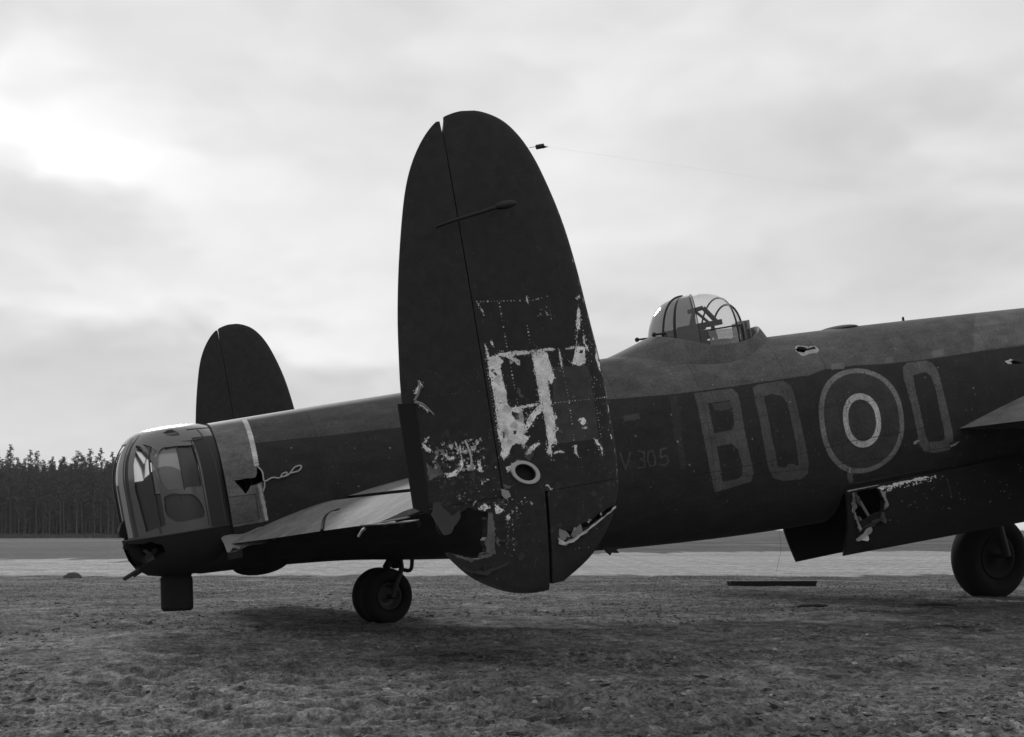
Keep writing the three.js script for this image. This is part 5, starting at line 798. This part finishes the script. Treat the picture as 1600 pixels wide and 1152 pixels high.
// --- aerial wire from the fin
{
  const w = part(mesh('aerial_wire', tube([[0.86, 2.108, FINZ], [6, 1.95, 2.9], [12.5, 1.7, 0.2]], 0.0003, 60, 5), mat(0.5, 0.5)));
  mesh('insulator', merge(new THREE.CylinderGeometry(0.018, 0.018, 0.062, 10).rotateZ(Math.PI / 2 + 0.12).translate(0.79, 2.115, FINZ), new THREE.ConeGeometry(0.012, 0.05, 8).rotateZ(-Math.PI / 2).translate(0.84, 2.11, FINZ)), M.blackSatin, w);
  mesh('wire_end', tube([[0.70, 2.11, FINZ], [0.765, 2.117, FINZ]], 0.0022, 4, 5), M.dark, w);
}

// ---------------------------------------------------------------- things on the field
function tag(o, label, category, group) { o.userData = { label, category }; if (group) o.userData.group = group; return o; }
function lump(name, x, d, sx, sy, sz, seed, m) {
  const g = new THREE.IcosahedronGeometry(1, 4), P = g.attributes.position; for (let i = 0; i < P.count; i++) { const v = new THREE.Vector3().fromBufferAttribute(P, i), n = 0.7 + 0.45 * fbm(v.x * 2.2 + seed, v.y * 2.2 + v.z * 2.6, 4, seed) + 0.2 * fbm(v.x * 7 + seed, v.z * 7 + v.y * 5, 2, seed + 3); P.setXYZ(i, v.x * sx * n, v.y * sy * n, v.z * sz * n); }
  g.deleteAttribute('normal'); const q = toCreasedNormals(mergeVertices((g.deleteAttribute('uv'), g), 1e-4), 0.5);
  const o = mesh(numbered(name), q, m, scene); o.position.set(x, groundY(x, -d), -d); return o;
}
const soil = mat(0.055, 0.95), soilDark = mat(0.035, 0.95);
tag(lump('soil_mound', -12.25, 33.4, 0.24, 0.15, 0.2, 3, soil), 'small mound of dark soil at the edge of the dirt track', 'mound');
{ // long dark timber lying on the ground behind the aircraft
  const tg = new RoundedBoxGeometry(1.92, 0.11, 0.2, 4, 0.02); { const P = tg.attributes.position; for (let i = 0; i < P.count; i++) { const x = P.getX(i); P.setY(i, P.getY(i) + 0.02 * (vnoise(x * 3 + 2, 1, 3) - 0.5) + (P.getY(i) > 0 ? 0.03 * (vnoise(x * 7, P.getZ(i) * 9, 4) - 0.5) : 0)); P.setX(i, x + (Math.abs(x) > 0.9 ? 0.12 * (vnoise(P.getY(i) * 20, P.getZ(i) * 13, 9) - 0.5) : 0)); } tg.computeVertexNormals(); }
  const b = mesh('timber_beam', tg, mat(0.03, 0.95, { specularIntensity: 0.2 }), scene); b.position.set(5.8, groundY(5.8, -26.8) + 0.055, -26.8); b.rotation.y = -0.02;
  tag(b, 'long dark timber beam lying on the ground beneath the bomb doors', 'timber');
}
tag(lump('soil_clod', 6.45, 18.2, 0.30, 0.055, 0.14, 8, soilDark), 'flat dark clod of earth on the soil before the main wheel', 'clod');
tag(lump('soil_clod', 4.35, 17.4, 0.22, 0.05, 0.12, 18, soilDark), 'low dark clod of earth on the soil below the code letters', 'clod');
{ // clods and straw: nobody could count them
  const r = rng(5), geo = new THREE.IcosahedronGeometry(1, 1); { const P = geo.attributes.position; for (let i = 0; i < P.count; i++) { const n = 0.7 + 0.6 * hash(Math.round(P.getX(i) * 50), Math.round(P.getY(i) * 50), Math.round(P.getZ(i) * 50)); P.setXYZ(i, P.getX(i) * n, P.getY(i) * n * 0.6, P.getZ(i) * n); } geo.computeVertexNormals(); }
  const N = 26000, im = new THREE.InstancedMesh(geo, new THREE.MeshStandardMaterial({ roughness: 0.95 }), N); im.name = 'earth_crumbs'; const m = new THREE.Matrix4(), q = new THREE.Quaternion(), e = new THREE.Euler(), c = new THREE.Color();
  for (let k = 0; k < N; k++) {
    let d, x, t = 0; do { d = 5.2 + 22 * Math.pow(r(), 1.5); x = (r() - 0.5) * (d * 1.15 + 1.5); t++; } while (t < 6 && fbm(x * 0.8 + 5, d * 0.9, 3, 140) < 0.40 + 0.2 * r());
    const s = 0.005 + 0.015 * Math.pow(r(), 3) + (r() < 0.006 ? 0.02 : 0);
    m.compose(new THREE.Vector3(x, groundY(x, -d) + s * 0.15, -d), q.setFromEuler(e.set(r() * 0.6, r() * 6.3, r() * 0.6)), new THREE.Vector3(s * (0.8 + r()), s * (0.6 + 0.5 * r()), s * (0.8 + r()))); im.setMatrixAt(k, m);
    const l = r() < 0.02 ? 0.25 : 0.05 + 0.07 * r(); im.setColorAt(k, c.setRGB(l, l, l));
  }
  im.castShadow = im.receiveShadow = true; im.userData = { label: 'crumbs and small clods of loose earth scattered over the field', category: 'soil', kind: 'stuff' }; scene.add(im);
}
{
  const r = rng(9), P = [], blades = 7; for (let k = 0; k < blades; k++) { const a = r() * 6.3, L = 0.6 + 0.6 * r(), lean = 0.5 + 1.0 * r(), w = 0.07, x = (r() - 0.5) * 0.7, z = (r() - 0.5) * 0.7, dx = Math.cos(a), dz = Math.sin(a); P.push([x - dz * w, 0, z + dx * w], [x + dz * w, 0, z - dx * w], [x + dx * lean * L, L * (1.15 - 0.5 * lean), z + dz * lean * L]); }
  const geo = new THREE.BufferGeometry(); geo.setAttribute('position', new THREE.Float32BufferAttribute(P.flat(), 3)); geo.computeVertexNormals();
  const N = 300000, im = new THREE.InstancedMesh(geo, new THREE.MeshStandardMaterial({ roughness: 0.9, side: THREE.DoubleSide }), N); im.name = 'dry_grass'; const m = new THREE.Matrix4(), q = new THREE.Quaternion(), e = new THREE.Euler(), c = new THREE.Color();
  for (let k = 0; k < N; k++) {
    let d, x, t = 0; const edge = k > 285000; do { d = edge ? 31.5 + 4.6 * r() : 5.4 + 30 * Math.pow(r(), 1.15); x = (r() - 0.5) * (d * 1.1 + 1.5); t++; } while (t < 3 && fbm(x * 0.9 + 15, d * 1.6, 3, 440) < 0.36 + 0.25 * r());
    const s = (0.010 + 0.017 * r() * r()) * (1 + 1.3 * sstep(9, 30, d)) * (edge ? 0.7 + 0.9 * sstep(0.45, 0.75, vnoise(x * 0.6, 2, 610)) : 1);
    m.compose(new THREE.Vector3(x, groundY(x, -d) - 0.004, -d), q.setFromEuler(e.set(0, r() * 6.3, 0)), new THREE.Vector3(s * 1.3, s * (0.35 + 0.5 * r()), s)); im.setMatrixAt(k, m);
    const l = edge ? 0.05 + 0.1 * r() : r() < 0.45 ? 0.03 + 0.05 * r() : 0.10 + 0.20 * Math.pow(r(), 1.7); im.setColorAt(k, c.setRGB(l, l, l));
  }
  im.receiveShadow = im.castShadow = true; im.userData = { label: 'short flattened dry grass growing over the field', category: 'grass', kind: 'stuff' }; scene.add(im);
}

// ---------------------------------------------------------------- pine wood beyond the track
{
  const bark = mat(0.06, 0.95), barkPale = mat(0.085, 0.95), needle = new THREE.MeshStandardMaterial({ color: grey(0.08), roughness: 1, side: THREE.DoubleSide });
  function pine(seed, H, lo) {
    const r = rng(seed), g = new THREE.Group(); g.name = 'pine_tree';
    const bend = (y) => [0.35 * Math.sin(y * 0.16 + seed) * y / H, 0.25 * Math.sin(y * 0.13 + seed * 2) * y / H];
    const tr = tube(Array.from({ length: 8 }, (_, i) => { const y = H * 0.97 * i / 7, b = bend(y); return [b[0], y, b[1]]; }), 0.15, 16, 6, 0.02), parts = [tr];
    const P = [];
    const leaf = (x, y, z, s) => { for (let k = 0; k < 2; k++) { const a = new THREE.Vector3(r() - 0.5, r() - 0.5, r() - 0.5).normalize().multiplyScalar(s), b = new THREE.Vector3(r() - 0.5, r() - 0.5, r() - 0.5).normalize().multiplyScalar(s * 0.55); P.push([x - a.x * .5, y - a.y * .5, z - a.z * .5], [x + a.x * .5 + b.x * .3, y + a.y * .5 + b.y * .3, z + a.z * .5 + b.z * .3], [x + b.x, y + b.y, z + b.z]); } };
    const nb = 46; for (let k = 0; k < nb; k++) {
      const u = Math.pow((k + r()) / nb, 0.85), y = H * (lo + (0.97 - lo) * u), R = (0.32 + 1.6 * Math.pow(1 - u, 0.8) * (0.45 + 0.7 * r())) * (u < 0.12 ? 0.6 : 1), a = r() * 6.3, b = bend(y), up = 0.15 + 0.5 * r();
      const tip = [b[0] + Math.cos(a) * R, y + R * up, b[1] + Math.sin(a) * R]; parts.push(tube([[b[0], y, b[1]], [b[0] + Math.cos(a) * R * 0.5, y + R * up * 0.35, b[1] + Math.sin(a) * R * 0.5], tip], 0.03, 3, 3, 0.01));
      const n = Math.round(8 + 9 * R); for (let q = 0; q < n; q++) { const t = 0.2 + 0.85 * r(), s = 0.20 + 0.26 * r(); leaf(b[0] + Math.cos(a) * R * t + (r() - .5) * .45, y + R * up * t + (r() - .4) * .4, b[1] + Math.sin(a) * R * t + (r() - .5) * .45, s); }
    }
    for (let k = 0; k < 9; k++) { const b = bend(H); leaf(b[0] + (r() - .5) * .5, H * 0.965 + (r() - .5) * .6, b[1] + (r() - .5) * .5, 0.26); }
    for (let k = 0; k < 14; k++) { const y = H * (0.15 + (lo - 0.1) * r()), a = r() * 6.3, R = 0.4 + 0.9 * r(), b = bend(y); parts.push(tube([[b[0], y, b[1]], [b[0] + Math.cos(a) * R, y - 0.05 + 0.1 * r(), b[1] + Math.sin(a) * R]], 0.018, 2, 3, 0.008)); if (r() < 0.5) leaf(b[0] + Math.cos(a) * R, y, b[1] + Math.sin(a) * R, 0.4); }
    const lg = new THREE.BufferGeometry(); lg.setAttribute('position', new THREE.Float32BufferAttribute(P.flat(), 3)); lg.computeVertexNormals();
    mesh('trunk', merge(...parts), seed % 2 ? bark : barkPale, g); mesh('crown', lg, needle, g);
    return g;
  }
  const kinds = [pine(3, 17.2, 0.34), pine(8, 15.8, 0.30), pine(13, 18.6, 0.38), pine(22, 14.2, 0.20), pine(35, 16.6, 0.42)];
  const labels = ['tall slender pine in the wood beyond the track', 'middling dense pine in the wood beyond the track', 'tallest long trunked pine in the wood beyond the track', 'short low branched pine in the wood beyond the track', 'bare trunked pine with a high crown in the wood beyond the track'];
  const r = rng(101);
  for (let row = 0; row < 6; row++) for (let k = 0; k < 42; k++) {
    const x = -127 + k * 1.58 + (r() - 0.5) * 1.2 + row * 0.37, d = 236 + row * 3.4 + (r() - 0.5) * 2.4, i = Math.floor(r() * kinds.length), o = kinds[i].clone();
    o.name = numbered('pine_tree'); const s = 0.86 + 0.20 * r() + (fbm(x * 0.09, 3, 2, 500) - 0.5) * 0.25; o.scale.setScalar(s); o.rotation.y = r() * 6.3; o.position.set(x, groundBase(x, d) - 0.05, -d); scene.add(o);
    tag(o, labels[i], 'pine tree', 'pines of the wood: ' + labels[i].split(' in ')[0]);
  }
  // the depth of the wood behind them: one mass of young trees and older crowns
  const thick = pine(51, 14.0, 0.05), N = 950;
  for (const [k, part0] of thick.children.entries()) {
    const im = new THREE.InstancedMesh(part0.geometry, part0.material, N), q = rng(77), m = new THREE.Matrix4(), e = new THREE.Quaternion(), up = new THREE.Vector3(0, 1, 0);
    for (let i = 0; i < N; i++) { const x = -134 + 78 * q(), d = 241 + 50 * q(), s = 0.72 + 0.42 * q(); m.compose(new THREE.Vector3(x, -0.3, -d), e.setFromAxisAngle(up, q() * 6.3), new THREE.Vector3(s * 1.15, s, s * 1.15)); im.setMatrixAt(i, m); }
    im.name = k ? 'deep_wood_crowns' : 'deep_wood_trunks'; im.castShadow = im.receiveShadow = true; im.userData = { label: k ? 'dark mass of needles in the depth of the pine wood' : 'thicket of thin stems in the depth of the pine wood', category: 'wood', kind: 'stuff' }; scene.add(im);
  }
  // rank grass and scrub along the foot of the wood
  const P = []; const rr = rng(55); for (let k = 0; k < 9000; k++) { const x = -140 + 110 * rr(), d = 222 + 14 * rr(), h = 0.3 + 0.9 * rr() * rr(), w = 0.12 + 0.2 * rr(), y = groundBase(x, d); P.push([x - w, y, -d], [x + w, y, -d + 0.1], [x + (rr() - .5) * 0.4, y + h, -d + (rr() - .5) * 0.3]); }
  const g = new THREE.BufferGeometry(); g.setAttribute('position', new THREE.Float32BufferAttribute(P.flat(), 3)); g.computeVertexNormals();
  const u = mesh('undergrowth', g, new THREE.MeshStandardMaterial({ color: grey(0.06), roughness: 0.95, side: THREE.DoubleSide }), scene); u.userData = { label: 'rank dark undergrowth along the foot of the pine wood', category: 'undergrowth', kind: 'stuff' };
}

scene.fog = new THREE.FogExp2(0xe4e4e4, 0.00015);
renderer.render(scene, camera);
